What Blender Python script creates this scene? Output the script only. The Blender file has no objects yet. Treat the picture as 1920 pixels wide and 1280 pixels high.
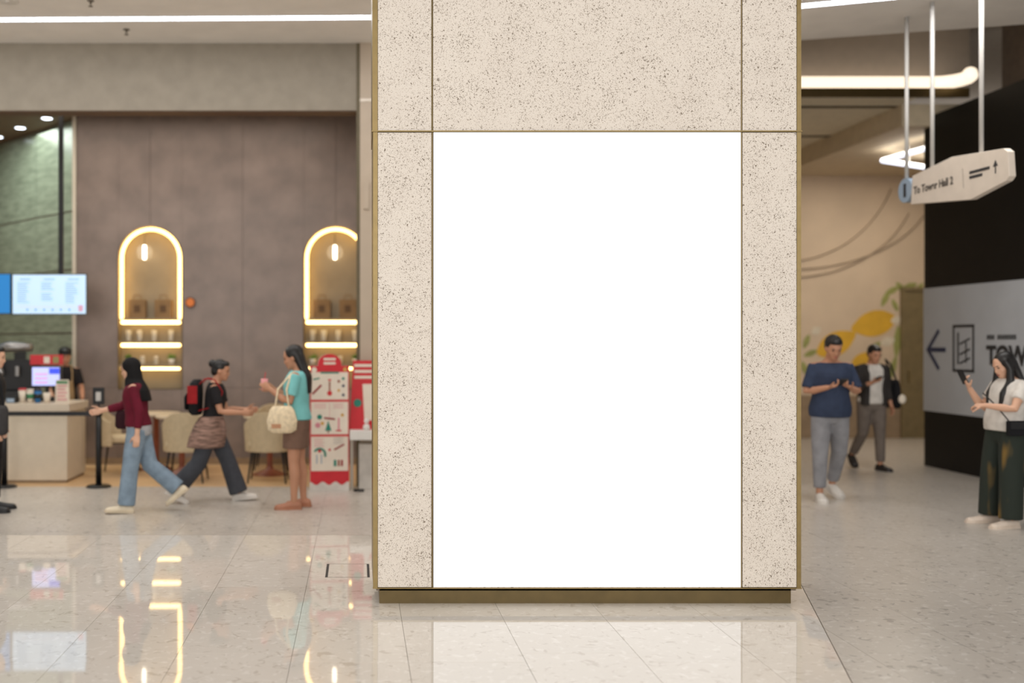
import bpy, bmesh, math, random
from mathutils import Vector, Matrix
random.seed(7)
S = bpy.context.scene
COL = S.collection
PI = math.pi
# ------------------------------------------------------------------ camera
FPX, EYE, VPX, VPY = 2000.0, 1.63, 670.0, 641.0
cam_d = bpy.data.cameras.new('camera'); cam = bpy.data.objects.new('camera', cam_d); COL.objects.link(cam)
cam.location = (0, 0, EYE); cam.rotation_euler = (PI/2, 0, 0)
cam_d.sensor_width = 36; cam_d.lens = 36*FPX/1920
cam_d.shift_x = (960-VPX)/1920; cam_d.shift_y = (VPY-640)/1920
cam_d.clip_start = .05; cam_d.clip_end = 200
cam_d.dof.use_dof = True; cam_d.dof.focus_distance = 6.62; cam_d.dof.aperture_fstop = .85
S.camera = cam
# ------------------------------------------------------------------ world, lights, exposure
W = bpy.data.worlds.new('world'); S.world = W; W.use_nodes = True
bg = W.node_tree.nodes['Background']; bg.inputs[0].default_value = (1.0, .965, .925, 1); bg.inputs[1].default_value = .62
S.view_settings.view_transform = 'Standard'; S.view_settings.look = 'None'
S.view_settings.exposure = 0.0; S.view_settings.gamma = 1.0; S.view_settings.use_curve_mapping = False

def area(name, loc, sx, sy, power, col, rot=(0, 0, 0)):
    d = bpy.data.lights.new(name, 'AREA'); d.shape = 'RECTANGLE'; d.size = sx; d.size_y = sy
    d.energy = power; d.color = col
    o = bpy.data.objects.new(name, d); o.location = loc; o.rotation_euler = rot; COL.objects.link(o); return o
area('camera_side_fill', (1.0, -5.0, 3.4), 14, 6, 800, (1, .975, .945), (PI/2, 0, 0))  # added fill light behind the camera, brightens the pillar front
area('cafe_ceiling_light', (-3.2, 13.1, 4.62), 5.5, .9, 55, (1, .88, .77))
area('bar_ceiling_light', (-5.5, 14.6, 4.62), 2.5, 1.6, 95, (.9, 1, .92))
area('concourse_light', (-2.0, 9.6, 4.96), 6.5, 1.6, 105, (1, .96, .92))
area('corridor_light', (5.6, 9.6, 4.96), 3.0, 1.6, 75, (1, .97, .93))
area('corridor_back_light', (8.3, 15.6, 4.40), 1.6, 2.4, 76, (1, .91, .78))

# ------------------------------------------------------------------ materials
def lin(c):
    c = c/255.0
    return c/12.92 if c <= .04045 else ((c+.055)/1.055)**2.4
def rgb(r, g, b): return (lin(r), lin(g), lin(b), 1)
MATS = {}
def mat(name, col, rough=.6, metal=0, var=.06, scale=8, bump=0, spec=.5, emit=0, ecol=None, alpha=1, stretch=None):
    if name in MATS: return MATS[name]
    m = bpy.data.materials.new(name); m.use_nodes = True; nt = m.node_tree; N = nt.nodes; L = nt.links
    b = N['Principled BSDF']
    b.inputs['Roughness'].default_value = rough; b.inputs['Metallic'].default_value = metal
    b.inputs['Specular IOR Level'].default_value = spec
    if alpha < 1: b.inputs['Alpha'].default_value = alpha
    c = rgb(*col)
    if emit:
        b.inputs['Base Color'].default_value = c
        b.inputs['Emission Color'].default_value = rgb(*(ecol or col)); b.inputs['Emission Strength'].default_value = emit
    else:
        tc = N.new('ShaderNodeTexCoord'); nz = N.new('ShaderNodeTexNoise'); nz.inputs['Scale'].default_value = scale
        nz.inputs['Detail'].default_value = 4
        src = tc.outputs['Object']
        if stretch:
            mp = N.new('ShaderNodeMapping'); mp.inputs['Scale'].default_value = stretch
            L.new(src, mp.inputs[0]); src = mp.outputs[0]
        L.new(src, nz.inputs['Vector'])
        rp = N.new('ShaderNodeValToRGB'); rp.color_ramp.elements[0].position = .3; rp.color_ramp.elements[1].position = .7
        rp.color_ramp.elements[0].color = tuple(max(0, x*(1-var*2)) for x in c[:3])+(1,)
        rp.color_ramp.elements[1].color = tuple(min(1, x*(1+var*2)) for x in c[:3])+(1,)
        L.new(nz.outputs[0], rp.inputs[0]); L.new(rp.outputs[0], b.inputs['Base Color'])
        if bump:
            bp = N.new('ShaderNodeBump'); bp.inputs['Strength'].default_value = bump; bp.inputs['Distance'].default_value = .01
            L.new(nz.outputs[0], bp.inputs['Height']); L.new(bp.outputs[0], b.inputs['Normal'])
    MATS[name] = m; return m

def mat_pitted_stone():
    m = bpy.data.materials.new('pitted_stone'); m.use_nodes = True; nt = m.node_tree; N = nt.nodes; L = nt.links
    b = N['Principled BSDF']; b.inputs['Roughness'].default_value = .55
    tc = N.new('ShaderNodeTexCoord')
    def ramp(src, p0, p1):
        r = N.new('ShaderNodeValToRGB'); r.color_ramp.elements[0].position = p0; r.color_ramp.elements[1].position = p1
        L.new(src, r.inputs[0]); return r.outputs[0]
    def math_(op, a, b_):
        n = N.new('ShaderNodeMath'); n.operation = op
        for i, v in enumerate((a, b_)):
            if isinstance(v, (int, float)): n.inputs[i].default_value = v
            else: L.new(v, n.inputs[i])
        return n.outputs[0]
    def noise(sc, det=2, rough=.5, dist=0):
        n = N.new('ShaderNodeTexNoise'); n.inputs['Scale'].default_value = sc; n.inputs['Detail'].default_value = det
        n.inputs['Roughness'].default_value = rough; n.inputs['Distortion'].default_value = dist
        L.new(tc.outputs['Object'], n.inputs['Vector']); return n.outputs[0]
    fine = noise(104, 1, .45, 1.3)          # pits about a centimetre long
    clump = noise(5.5, 3, .6)             # pits gather in clusters
    thr = math_('SUBTRACT', math_('ADD', fine, math_('MULTIPLY', clump, .22)), .11)
    pits = ramp(thr, .640, .685)
    fine2 = noise(170, 0, .5, .3)
    pits2 = ramp(math_('ADD', fine2, math_('MULTIPLY', clump, .12)), .72, .76)
    tone = noise(3, 3)
    base = N.new('ShaderNodeMix'); base.data_type = 'RGBA'
    base.inputs['A'].default_value = rgb(216, 205, 193); base.inputs['B'].default_value = rgb(228, 219, 207)
    L.new(tone, base.inputs['Factor'])
    mx2 = N.new('ShaderNodeMix'); mx2.data_type = 'RGBA'; L.new(pits2, mx2.inputs['Factor'])
    L.new(base.outputs['Result'], mx2.inputs['A']); mx2.inputs['B'].default_value = rgb(172, 158, 142)
    mx = N.new('ShaderNodeMix'); mx.data_type = 'RGBA'; L.new(pits, mx.inputs['Factor'])
    L.new(mx2.outputs['Result'], mx.inputs['A']); mx.inputs['B'].default_value = rgb(120, 106, 90)
    L.new(mx.outputs['Result'], b.inputs['Base Color'])
    bp = N.new('ShaderNodeBump'); bp.inputs['Strength'].default_value = .5; bp.inputs['Distance'].default_value = .004; bp.invert = True
    L.new(pits, bp.inputs['Height']); L.new(bp.outputs[0], b.inputs['Normal'])
    return m

def mat_terrazzo(name, c0, c1, dark, light, rough, spec):
    m = bpy.data.materials.new(name); m.use_nodes = True; nt = m.node_tree; N = nt.nodes; L = nt.links
    b = N['Principled BSDF']; b.inputs['Roughness'].default_value = rough; b.inputs['Specular IOR Level'].default_value = spec
    g = N.new('ShaderNodeNewGeometry'); oi = N.new('ShaderNodeObjectInfo')
    def noise(sc, det=3, dist=0):
        n = N.new('ShaderNodeTexNoise'); n.inputs['Scale'].default_value = sc; n.inputs['Detail'].default_value = det
        n.inputs['Distortion'].default_value = dist
        L.new(g.outputs['Position'], n.inputs['Vector']); return n.outputs[0]
    def ramp(src, p0, p1):
        r = N.new('ShaderNodeValToRGB'); r.color_ramp.elements[0].position = p0; r.color_ramp.elements[1].position = p1
        L.new(src, r.inputs[0]); return r.outputs[0]
    def mix(f, a, b_):
        n = N.new('ShaderNodeMix'); n.data_type = 'RGBA'
        L.new(f, n.inputs['Factor'])
        for k, v in (('A', a), ('B', b_)):
            if isinstance(v, tuple): n.inputs[k].default_value = v
            else: L.new(v, n.inputs[k])
        return n.outputs['Result']
    base = mix(noise(2.2, 4), c0, c1)
    a = mix(ramp(noise(19, 2, .6), .58, .66), base, light)
    c = mix(ramp(noise(14, 2.5, 1.2), .60, .68), a, dark)
    hsv = N.new('ShaderNodeHueSaturation'); L.new(c, hsv.inputs['Color'])
    mr = N.new('ShaderNodeMapRange'); mr.inputs['To Min'].default_value = .965; mr.inputs['To Max'].default_value = 1.03
    L.new(oi.outputs['Random'], mr.inputs['Value']); L.new(mr.outputs[0], hsv.inputs['Value'])
    L.new(hsv.outputs[0], b.inputs['Base Color'])
    return m

STONE = mat_pitted_stone(); MATS['pitted_stone'] = STONE
POLISH = mat_terrazzo('polished_terrazzo', rgb(226, 217, 206), rgb(232, 225, 215), rgb(210, 200, 188), rgb(239, 232, 223), .03, .72)
MATTE = mat_terrazzo('matte_terrazzo', rgb(186, 178, 168), rgb(198, 191, 182), rgb(158, 151, 143), rgb(208, 202, 194), .28, .4)
GROUT = mat('grout', (120, 108, 96), .8)
BRASS = mat('satin_brass', (134, 114, 72), .38, .55, .04, 20)
BRASS_DK = mat('dark_brass', (90, 75, 44), .32, .6, .05, 12)
POSTER_WHITE = mat('poster_white_glow', (250, 250, 250), .5, emit=.24, ecol=(255, 255, 255))  # plain white poster, slight glow added to lift it to full white
PLASTER = mat('ceiling_plaster', (240, 236, 230), .8, var=.02, scale=3)
FASCIA = mat('fascia_plaster', (147, 138, 123), .75, var=.04, scale=6, bump=.15)
BROWN_STONE = mat('brown_stone', (130, 115, 106), .38, var=.10, scale=2.6, bump=.05)
GREEN_WALL = mat('green_glazed_panel', (124, 131, 115), .25, var=.12, scale=3.5, stretch=(1, 1, 5))
CAFE_CEIL = mat('cafe_ceiling_brown', (104, 84, 66), .7, var=.04)
CAFE_FLOOR = mat('cafe_floor', (216, 180, 134), .35, var=.05, scale=4)
PIER = mat('pier_panel', (186, 170, 150), .6, var=.03, scale=3)
BLACKWALL = mat('black_cladding', (11, 11, 11), .5, var=.1, scale=2, spec=.25)
GREYBAND = mat('grey_band', (184, 188, 193), .5, var=.03, scale=2)
NAVY = mat('navy_print', (46, 54, 84), .6)
CHAR = mat('charcoal_print', (44, 44, 46), .6)
MURALWALL = mat('mural_wall', (206, 184, 158), .7, var=.04, scale=1.5)
OLIVE = mat('olive_door', (122, 106, 72), .6, var=.06)
WAIN = mat('brown_wainscot', (146, 124, 98), .6, var=.06)
LOWCEIL = mat('low_ceiling', (222, 214, 192), .7, var=.03)
UPCEIL = mat('upper_ceiling', (190, 180, 168), .8, var=.03)
COVEW = mat('cove_plaster', (180, 170, 158), .8, var=.02)
STRIP = mat('cool_led', (255, 255, 255), .5, emit=11, ecol=(236, 242, 255))
WARM = mat('warm_led', (255, 235, 190), .5, emit=5.5, ecol=(255, 208, 122))
WARMSHELF = mat('warm_led_shelf', (255, 240, 205), .5, emit=6.5, ecol=(255, 214, 138))
COVELED = mat('cove_led', (255, 235, 200), .5, emit=1.25, ecol=(255, 234, 208))
NICHE = mat('niche_back', (148, 132, 104), .55, var=.04, scale=5)
BLACK = mat('black_metal', (20, 20, 21), .4, .2, .05)
BLACKP = mat('black_plastic', (24, 24, 26), .45)
WHITEM = mat('white_enamel', (225, 222, 216), .45, var=.02)
RODM = mat('rod_paint', (190, 187, 182), .4, var=.02)
SIGNM = mat('sign_panel', (216, 204, 190), .5, var=.02)
LIGHTBLUE = mat('sign_disc', (150, 168, 186), .5, var=.03)

# ------------------------------------------------------------------ mesh builder
class MB:
    def __init__(s): s.v = []; s.f = []
    def add(s, vs, fs):
        o = len(s.v); s.v += [Vector(p) for p in vs]; s.f += [tuple(i+o for i in f) for f in fs]; return s
    def box(s, x0, x1, y0, y1, z0, z1):
        return s.add([(x0,y0,z0),(x1,y0,z0),(x1,y1,z0),(x0,y1,z0),(x0,y0,z1),(x1,y0,z1),(x1,y1,z1),(x0,y1,z1)],
            [(0,3,2,1),(4,5,6,7),(0,1,5,4),(1,2,6,5),(2,3,7,6),(3,0,4,7)])
    def prism(s, poly, o=(0,0,0), ux=(1,0,0), uy=(0,0,1), t=.01):
        o = Vector(o); ux = Vector(ux); uy = Vector(uy); n = ux.cross(uy)
        k = len(poly)
        vs = [o+ux*a+uy*b for a, b in poly]+[o+ux*a+uy*b+n*t for a, b in poly]
        return s.add(vs, [tuple(range(k-1, -1, -1)), tuple(range(k, 2*k))]+[(i, (i+1) % k, k+(i+1) % k, k+i) for i in range(k)])
    def loft(s, rings, n=16, cap=True):
        vs = []; fs = []
        for c, U, V in rings:
            c = Vector(c); U = Vector(U); V = Vector(V)
            for i in range(n):
                t = 2*PI*i/n; vs.append(c+U*math.cos(t)+V*math.sin(t))
        m = len(rings)
        for j in range(m-1):
            for i in range(n):
                a = j*n+i; b = j*n+(i+1) % n; fs.append((a, b, b+n, a+n))
        if cap:
            vs.append(Vector(rings[0][0])); vs.append(Vector(rings[-1][0])); A = m*n; B = A+1
            for i in range(n):
                fs.append((A, (i+1) % n, i)); fs.append((B, (m-1)*n+i, (m-1)*n+(i+1) % n))
        return s.add(vs, fs)
    def tube(s, pts, rad, n=12, rnd=True, flat=None):
        pts = [Vector(p) for p in pts]
        if not hasattr(rad, '__len__'): rad = [rad]*len(pts)
        rad = list(rad); k = len(pts); dirs = []
        for i in range(k):
            d = pts[min(i+1, k-1)]-pts[max(i-1, 0)]; dirs.append(d.normalized() if d.length > 1e-9 else Vector((0,0,1)))
        ref = Vector((1, 0, 0)) if abs(dirs[0].x) < .9 else Vector((0, 1, 0))
        rings = []
        U = (ref-dirs[0]*ref.dot(dirs[0])).normalized()
        for i in range(k):
            U = (U-dirs[i]*U.dot(dirs[i])).normalized(); V = dirs[i].cross(U)
            r = rad[i]; fl = flat or 1
            if i == 0 and rnd:
                for a in (.9, .5): rings.append((pts[0]-dirs[0]*r*a, U*r*math.sqrt(1-a*a), V*r*fl*math.sqrt(1-a*a)))
            rings.append((pts[i], U*r, V*r*fl))
            if i == k-1 and rnd:
                for a in (.5, .9): rings.append((pts[-1]+dirs[-1]*r*a, U*r*math.sqrt(1-a*a), V*r*fl*math.sqrt(1-a*a)))
        return s.loft(rings, n)
    def cyl(s, c, r, z0, z1, n=24, r1=None):
        r1 = r if r1 is None else r1; c = Vector(c)
        return s.loft([((c.x, c.y, z0), (r,0,0), (0,r,0)), ((c.x, c.y, z1), (r1,0,0), (0,r1,0))], n)
    def lathe(s, prof, c=(0,0,0), n=24):
        c = Vector(c)
        return s.loft([((c.x, c.y, c.z+z), (max(r, 1e-4),0,0), (0,max(r, 1e-4),0)) for r, z in prof], n)
    def ell(s, c, r, R=None, n=14, m=9):
        c = Vector(c); vs = []; rings = []
        for j in range(m+1):
            a = -PI/2+PI*j/m; cr = max(math.cos(a), .02)
            U = Vector((r[0]*cr,0,0)); V = Vector((0,r[1]*cr,0)); C = Vector((0,0,r[2]*math.sin(a)))
            if R: U = R@U; V = R@V; C = R@C
            rings.append((c+C, U, V))
        return s.loft(rings, n)
    def xf(s, M):
        s.v = [M@p for p in s.v]; return s
    def mesh(s, name):
        me = bpy.data.meshes.new(name); me.from_pydata([tuple(p) for p in s.v], [], s.f); me.update(); return me
    def build(s, name, m, parent=None, smooth=False, bevel=0, remesh=0, sm=4):
        me = s.mesh(name)
        bm = bmesh.new(); bm.from_mesh(me); bmesh.ops.recalc_face_normals(bm, faces=bm.faces)
        if bevel:
            bmesh.ops.bevel(bm, geom=list(bm.edges), offset=bevel, segments=2, affect='EDGES', profile=.6, clamp_overlap=True)
        bm.to_mesh(me); bm.free()
        if remesh:
            t = bpy.data.objects.new('tmp', me); COL.objects.link(t)
            r = t.modifiers.new('r', 'REMESH'); r.mode = 'VOXEL'; r.voxel_size = remesh
            if sm:
                q = t.modifiers.new('s', 'SMOOTH'); q.factor = .5; q.iterations = sm
            dg = bpy.context.evaluated_depsgraph_get(); dg.update()
            me2 = bpy.data.meshes.new_from_object(t.evaluated_get(dg)); me2.name = name
            bpy.data.objects.remove(t); bpy.data.meshes.remove(me); me = me2; smooth = True
        if smooth:
            for p in me.polygons: p.use_smooth = True
        me.materials.clear(); me.materials.append(m)
        o = bpy.data.objects.new(name, me); COL.objects.link(o)
        if parent: o.parent = parent
        return o
def tag(o, label=None, cat=None, group=None, kind=None):
    if label: o['label'] = label
    if cat: o['category'] = cat
    if group: o['group'] = group
    if kind: o['kind'] = kind
    return o
def thing(name, label, cat, loc=(0,0,0), rz=0, group=None):
    o = bpy.data.objects.new(name, None); COL.objects.link(o); o.location = loc; o.rotation_euler = (0, 0, rz)
    o.empty_display_size = .1
    return tag(o, label, cat, group)
def struct(name, mb, m, parent=None, **k):
    o = mb.build(name, m, parent, **k)
    if not parent: o['kind'] = 'structure'
    return o
def inst(src, name, loc, parent=None, rz=0):
    o = src.copy(); o.name = name; COL.objects.link(o); o.location = loc; o.rotation_euler = (0, 0, rz); o.parent = parent; return o
def copy_tree(o, parent=None):
    c = o.copy(); COL.objects.link(c); c.parent = parent
    for ch in list(o.children): copy_tree(ch, c)
    return c
def text_mesh(name, txt, size, m, parent, o, ux, uy, t=.004, bold=0, align='LEFT'):
    cu = bpy.data.curves.new('t', 'FONT'); cu.body = txt; cu.size = size; cu.extrude = t; cu.offset = bold; cu.align_x = align
    tmp = bpy.data.objects.new('t', cu); COL.objects.link(tmp)
    dg = bpy.context.evaluated_depsgraph_get(); dg.update()
    me = bpy.data.meshes.new_from_object(tmp.evaluated_get(dg)); bpy.data.objects.remove(tmp)
    ux = Vector(ux); uy = Vector(uy); n = ux.cross(uy); o = Vector(o)
    for v in me.vertices: p = v.co.copy(); v.co = o+ux*p.x+uy*p.y+n*p.z
    me.materials.clear(); me.materials.append(m); me.name = name
    ob = bpy.data.objects.new(name, me); COL.objects.link(ob); ob.parent = parent; return ob
def X_(px, y): return (px-VPX)*y/FPX            # survey helpers: photo column / row at a known distance -> metres
def Z_(py, y): return EYE-(py-VPY)*y/FPX

# ================================================================== STRUCTURE
CEIL = 5.0
SHOP_Y = 12.03          # line of the shop front
BACK_Y = 14.24          # brown stone wall
POL_Y = 9.006           # end of the polished paving
# --- floor slabs (grout) and tiles
floor_p = struct('floor_polished', MB().prism([(-9, -3), (-.04, -3), (3.55, POL_Y), (-9, POL_Y)], (0,0,-.12), (1,0,0), (0,1,0), .116), GROUT)
floor_m = struct('floor_matte', MB().prism([(-9, POL_Y), (3.55, POL_Y), (-.04, -3), (12.5, -3), (12.5, 19), (4.6, 19), (4.6, SHOP_Y), (-9, SHOP_Y)], (0,0,-.12), (1,0,0), (0,1,0), .116), GROUT)
BX0, BS = 2.367, .298       # right edge of the polished paving: x = BX0 + BS*(y-5.102)
def clip(poly, f):
    out = []
    for i in range(len(poly)):
        a = poly[i]; b = poly[(i+1) % len(poly)]; fa = f(a); fb = f(b)
        if fa >= 0: out.append(a)
        if (fa >= 0) != (fb >= 0):
            t = fa/(fa-fb); out.append((a[0]+(b[0]-a[0])*t, a[1]+(b[1]-a[1])*t))
    return out
def parea(p): return abs(sum(p[i][0]*p[(i+1) % len(p)][1]-p[(i+1) % len(p)][0]*p[i][1] for i in range(len(p))))/2
edge = lambda p: BX0+BS*(p[1]-5.102)-p[0]
TL, TW, G = .765, .60, .0011
full_tile = {}
def tile(poly, m, parent, whole):
    cx = sum(p[0] for p in poly)/len(poly); cy = sum(p[1] for p in poly)/len(poly)
    key = (m.name, whole)
    if whole and key in full_tile:
        o = full_tile[key].copy(); COL.objects.link(o); o.location = (cx, cy, 0)
    else:
        o = MB().prism([(p[0]-cx, p[1]-cy) for p in poly], (0,0,-.008), (1,0,0), (0,1,0), .008).build('floor_tile', m, parent)
        o.location = (cx, cy, 0)
        if whole: full_tile[key] = o
    o.parent = parent
    o.rotation_euler = (random.uniform(-.0007, .0007), random.uniform(-.0012, .0012), 0)
def shrink(x0, x1, y0, y1): return [(x0+G, y0+G), (x1-G, y0+G), (x1-G, y1-G), (x0+G, y1-G)]
for c in range(-9, 14):
    x0 = .26+TW*c; x1 = x0+TW
    off = .16 if c % 3 == 1 else 0
    for r in range(-3, 17):
        y0 = 6.198-off*1.0+TL*r-(0 if not off else .45); y1 = y0+TL
        if y1 < 4.75: continue
        xm = (x0+x1)/2; ym = (y0+y1)/2
        px = VPX+FPX*xm/ym
        if px < -330 or px > 2750: continue
        if xm < 4.6 and y0 > SHOP_Y-.02: continue
        if xm > 7.6: continue
        R = shrink(x0, x1, y0, y1)
        ymax = SHOP_Y if xm < 4.6 else 99
        R = clip(R, lambda p: ymax-.002-p[1])
        if len(R) < 3 or parea(R) < .02: continue
        a = clip(clip(R, lambda p: edge(p)-.003), lambda p: POL_Y-.002-p[1])
        if len(a) > 2 and parea(a) > .004: tile(a, POLISH, floor_p, abs(parea(a)-(TW-2*G)*(TL-2*G)) < 1e-4)
        b = clip(R, lambda p: p[1]-POL_Y-.002)
        if len(b) > 2 and parea(b) > .004: tile(b, MATTE, floor_m, abs(parea(b)-(TW-2*G)*(TL-2*G)) < 1e-4)
        d = clip(clip(R, lambda p: -edge(p)-.003), lambda p: POL_Y-.002-p[1])
        if len(d) > 2 and parea(d) > .004: tile(d, MATTE, floor_m, abs(parea(d)-(TW-2*G)*(TL-2*G)) < 1e-4)
# paving outside the tiled part, same stone
struct('floor_foreground', MB().prism([(-9, -3), (-.04, -3), (2.2, 4.6), (-9, 4.6)], (0,0,-.1), (1,0,0), (0,1,0), .099), POLISH)
struct('floor_foreground_matte', MB().prism([(-.03, -3), (12.5, -3), (12.5, 4.75), (2.27, 4.75)], (0,0,-.1), (1,0,0), (0,1,0), .099), MATTE)
struct('floor_corridor', MB().box(7.462, 12.5, 4.6, 19, -.1, -.0005), MATTE)
struct('floor_cafe', MB().box(-9, 4.6, SHOP_Y, 20, -.12, 0), CAFE_FLOOR)
# floor hatch in the polished paving
def hatch():
    y0, y1 = EYE*FPX/(1082-641), EYE*FPX/(1057-641); x0, x1 = X_(612, y0), X_(691, y0)
    t = thing('floor_hatch', 'flush floor access hatch with dark side slots beside the pillar base', 'hatch', ((x0+x1)/2, (y0+y1)/2, 0))
    w = (x1-x0)/2; d = (y1-y0)/2
    MB().box(-w, w, -d, d, -.004, .0006).build('cover', POLISH, t)
    for s in (-1, 1): MB().box(s*w-.009, s*w+.009, -d, d, -.004, .0012).build('slot', CHAR, t)
    for s in (-1, 1): MB().box(-w, w, s*d-.002, s*d+.002, -.004, .0012).build('seam', GROUT, t)
hatch()

# --- ceilings
struct('ceiling', MB().prism([(-12, 7.5), (14, 7.5), (14, 9.4), (5.0, 11.9), (4.6, SHOP_Y), (-12, SHOP_Y)], (0,0,CEIL), (1,0,0), (0,1,0), .6), PLASTER)
struct('ceiling_upper', MB().box(-12, 14, 7.5, 20, 5.75, 5.95), UPCEIL)
struct('ceiling_cafe', MB().box(-9, 4.6, SHOP_Y+.25, 20, 4.677, 4.85), CAFE_CEIL)
lowc = struct('ceiling_corridor', MB().box(4.6, 7.1, 13.54, 18.1, 4.728, 4.80), LOWCEIL)
for i, y in enumerate((14.06, 16.06)):
    MB().box(4.6, 7.1, y-.06, y+.06, 4.722, 4.735).build('slot_line', mat('slot_dark', (70, 62, 48), .7), lowc)
struct('soffit_corridor', MB().box(7.1, 12.5, 13.9, 18.1, 4.445, 4.728), mat('soffit_tan', (206, 190, 162), .7, var=.03))
# cove: brass lip, ledge, lit wall behind with rounded end
LIP0, LIP1 = 4.728, 4.845
def cove_path(off):
    P = [(4.6, 13.5+off), (7.2, 13.5+off)]
    for k in range(1, 9):
        a = k/8*PI/2; r = .55-off
        P.append((7.2+r*math.sin(a), 13.5-.55+r*math.cos(a)+0))
    P.append((7.75-off, 12.3))
    return P
def strip_wall(path, z0, z1, t):
    mb = MB()
    q = path; k = len(q)
    L_ = []; R_ = []
    for i in range(k):
        a = Vector(q[max(i-1, 0)]); b = Vector(q[min(i+1, k-1)]); d = (b-a).normalized(); n = Vector((d.y, -d.x))
        L_.append(Vector(q[i])); R_.append(Vector(q[i])-n*t)
    vs = []
    for i in range(k): vs += [(L_[i].x, L_[i].y, z0), (L_[i].x, L_[i].y, z1), (R_[i].x, R_[i].y, z1), (R_[i].x, R_[i].y, z0)]
    fs = []
    for i in range(k-1):
        a = 4*i; b = a+4
        for j in range(4): fs.append((a+j, a+(j+1) % 4, b+(j+1) % 4, b+j))
    fs += [(0, 1, 2, 3), (4*k-4, 4*k-1, 4*k-2, 4*k-3)]
    return mb.add(vs, fs)
cove = thing('cove_light', 'warm lit ceiling cove with olive brass lip and rounded end', 'cove light', (0, 0, 0))
strip_wall([(4.6, 13.5), (7.75, 13.5)], LIP0, LIP1, .03).build('lip', BRASS_DK, cove)
strip_wall([(4.6, 13.85), (7.95, 13.85)], LIP1, 5.75, .04).build('upstand', COVEW, cove)
MB().box(4.6, 7.75, 13.53, 13.85, LIP1-.05, LIP1-.02).build('ledge', COVEW, cove)
pth = [(4.62, 13.62, LIP1+.09), (7.35, 13.62, LIP1+.09)]
for k in range(1, 7):
    a = k/6*PI*.75; pth.append((7.35+.28*math.sin(a), 13.34+.28*math.cos(a), LIP1+.09))
MB().tube(pth, .085, 12).build('light_strip', COVELED, cove, smooth=True)

# --- left: shop front
fas = struct('wall_fascia', MB().box(-9, 0.0, SHOP_Y, SHOP_Y+.25, Z_(207, SHOP_Y), CEIL), FASCIA)
MB().box(-9, 0, SHOP_Y+.02, SHOP_Y+.23, Z_(207, SHOP_Y)-.012, Z_(207, SHOP_Y)).build('edge_strip', mat('edge_brown', (92, 66, 46), .6), fas)
pier = struct('wall_pier', MB().box(.03, 4.6, SHOP_Y-.02, 18.1, 0, CEIL), PIER)
MB().box(-.01, .035, SHOP_Y-.01, SHOP_Y+.3, 0, CEIL).build('edge_post', mat('olive_edge', (96, 86, 62), .6), pier)
MB().box(.03, .4, SHOP_Y-.03, SHOP_Y-.018, Z_(191, SHOP_Y), Z_(186, SHOP_Y)).build('pale_line', mat('line_pale', (230, 220, 205), .6), pier)  # pale horizontal line across the pier
MB().box(.03, 4.6, SHOP_Y-.035, SHOP_Y-.018, 0, .14).build('baseboard', BRASS_DK, pier)
MB().box(.07, .13, SHOP_Y-.04, SHOP_Y-.018, Z_(392, SHOP_Y), Z_(342, SHOP_Y)).build('wall_plate', PIER, pier)

# brown stone back wall of the cafe, in panels around two arched niches
wall_b = struct('wall_back', MB().box(-3.75, .6, BACK_Y+.32, BACK_Y+.5, 0, 4.70), BROWN_STONE)
NW = .4235; NBOT = .996; NSPR = 2.752
NC = (-2.766, -.2885)
SEAM = (0, 1.02, 4.69)
g = .0018
def wallpoly(poly):
    MB().prism([(a, b) for a, b in poly], (0, BACK_Y+.05, 0), (1,0,0), (0,0,1), .05).build('wall_panel', BROWN_STONE, wall_b)
xs = [-3.75, NC[0]-NW, NC[0]+NW, -1.53, NC[1]-NW, NC[1]+NW, .6]
for i in range(6):
    x0, x1 = xs[i], xs[i+1]
    niche = i in (1, 4)
    if not niche:
        for j in range(2): wallpoly([(x0+g, SEAM[j]+g), (x1-g, SEAM[j]+g), (x1-g, SEAM[j+1]-g), (x0+g, SEAM[j+1]-g)])
    else:
        wallpoly([(x0+g, g), (x1-g, g), (x1-g, NBOT), (x0+g, NBOT)])
        xc = (x0+x1)/2
        arc = [(xc+NW*math.cos(t), NSPR+NW*math.sin(t)) for t in [PI*k/16 for k in range(17)]]
        right = [(x1, 4.69-g), (xc+.002, 4.69-g)]+[p for p in arc[8::-1]]
        wallpoly([(xc+.002, arc[8][1])]+[p for p in arc[7::-1]]+[(x1, 4.69-g), (xc+.002, 4.69-g)])
        wallpoly([(xc-.002, 4.69-g), (x0, 4.69-g)]+[p for p in arc[16:8:-1]]+[(xc-.002, arc[8][1])])
struct('wall_back_core', MB().box(-3.75, NC[0]-NW-.02, BACK_Y+.06, BACK_Y+.3, 0, 4.70).box(NC[0]+NW+.02, NC[1]-NW-.02, BACK_Y+.06, BACK_Y+.3, 0, 4.70), BROWN_STONE)
struct('baseboard_back', MB().box(-3.75, .6, BACK_Y-.02, BACK_Y-.001, 0, .09), WAIN)
struct('trim_1', MB().box(-3.80, -3.752, BACK_Y-.02, BACK_Y+.4, 0, 4.68), mat('pale_trim', (206, 196, 178), .5, var=.02))
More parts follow.
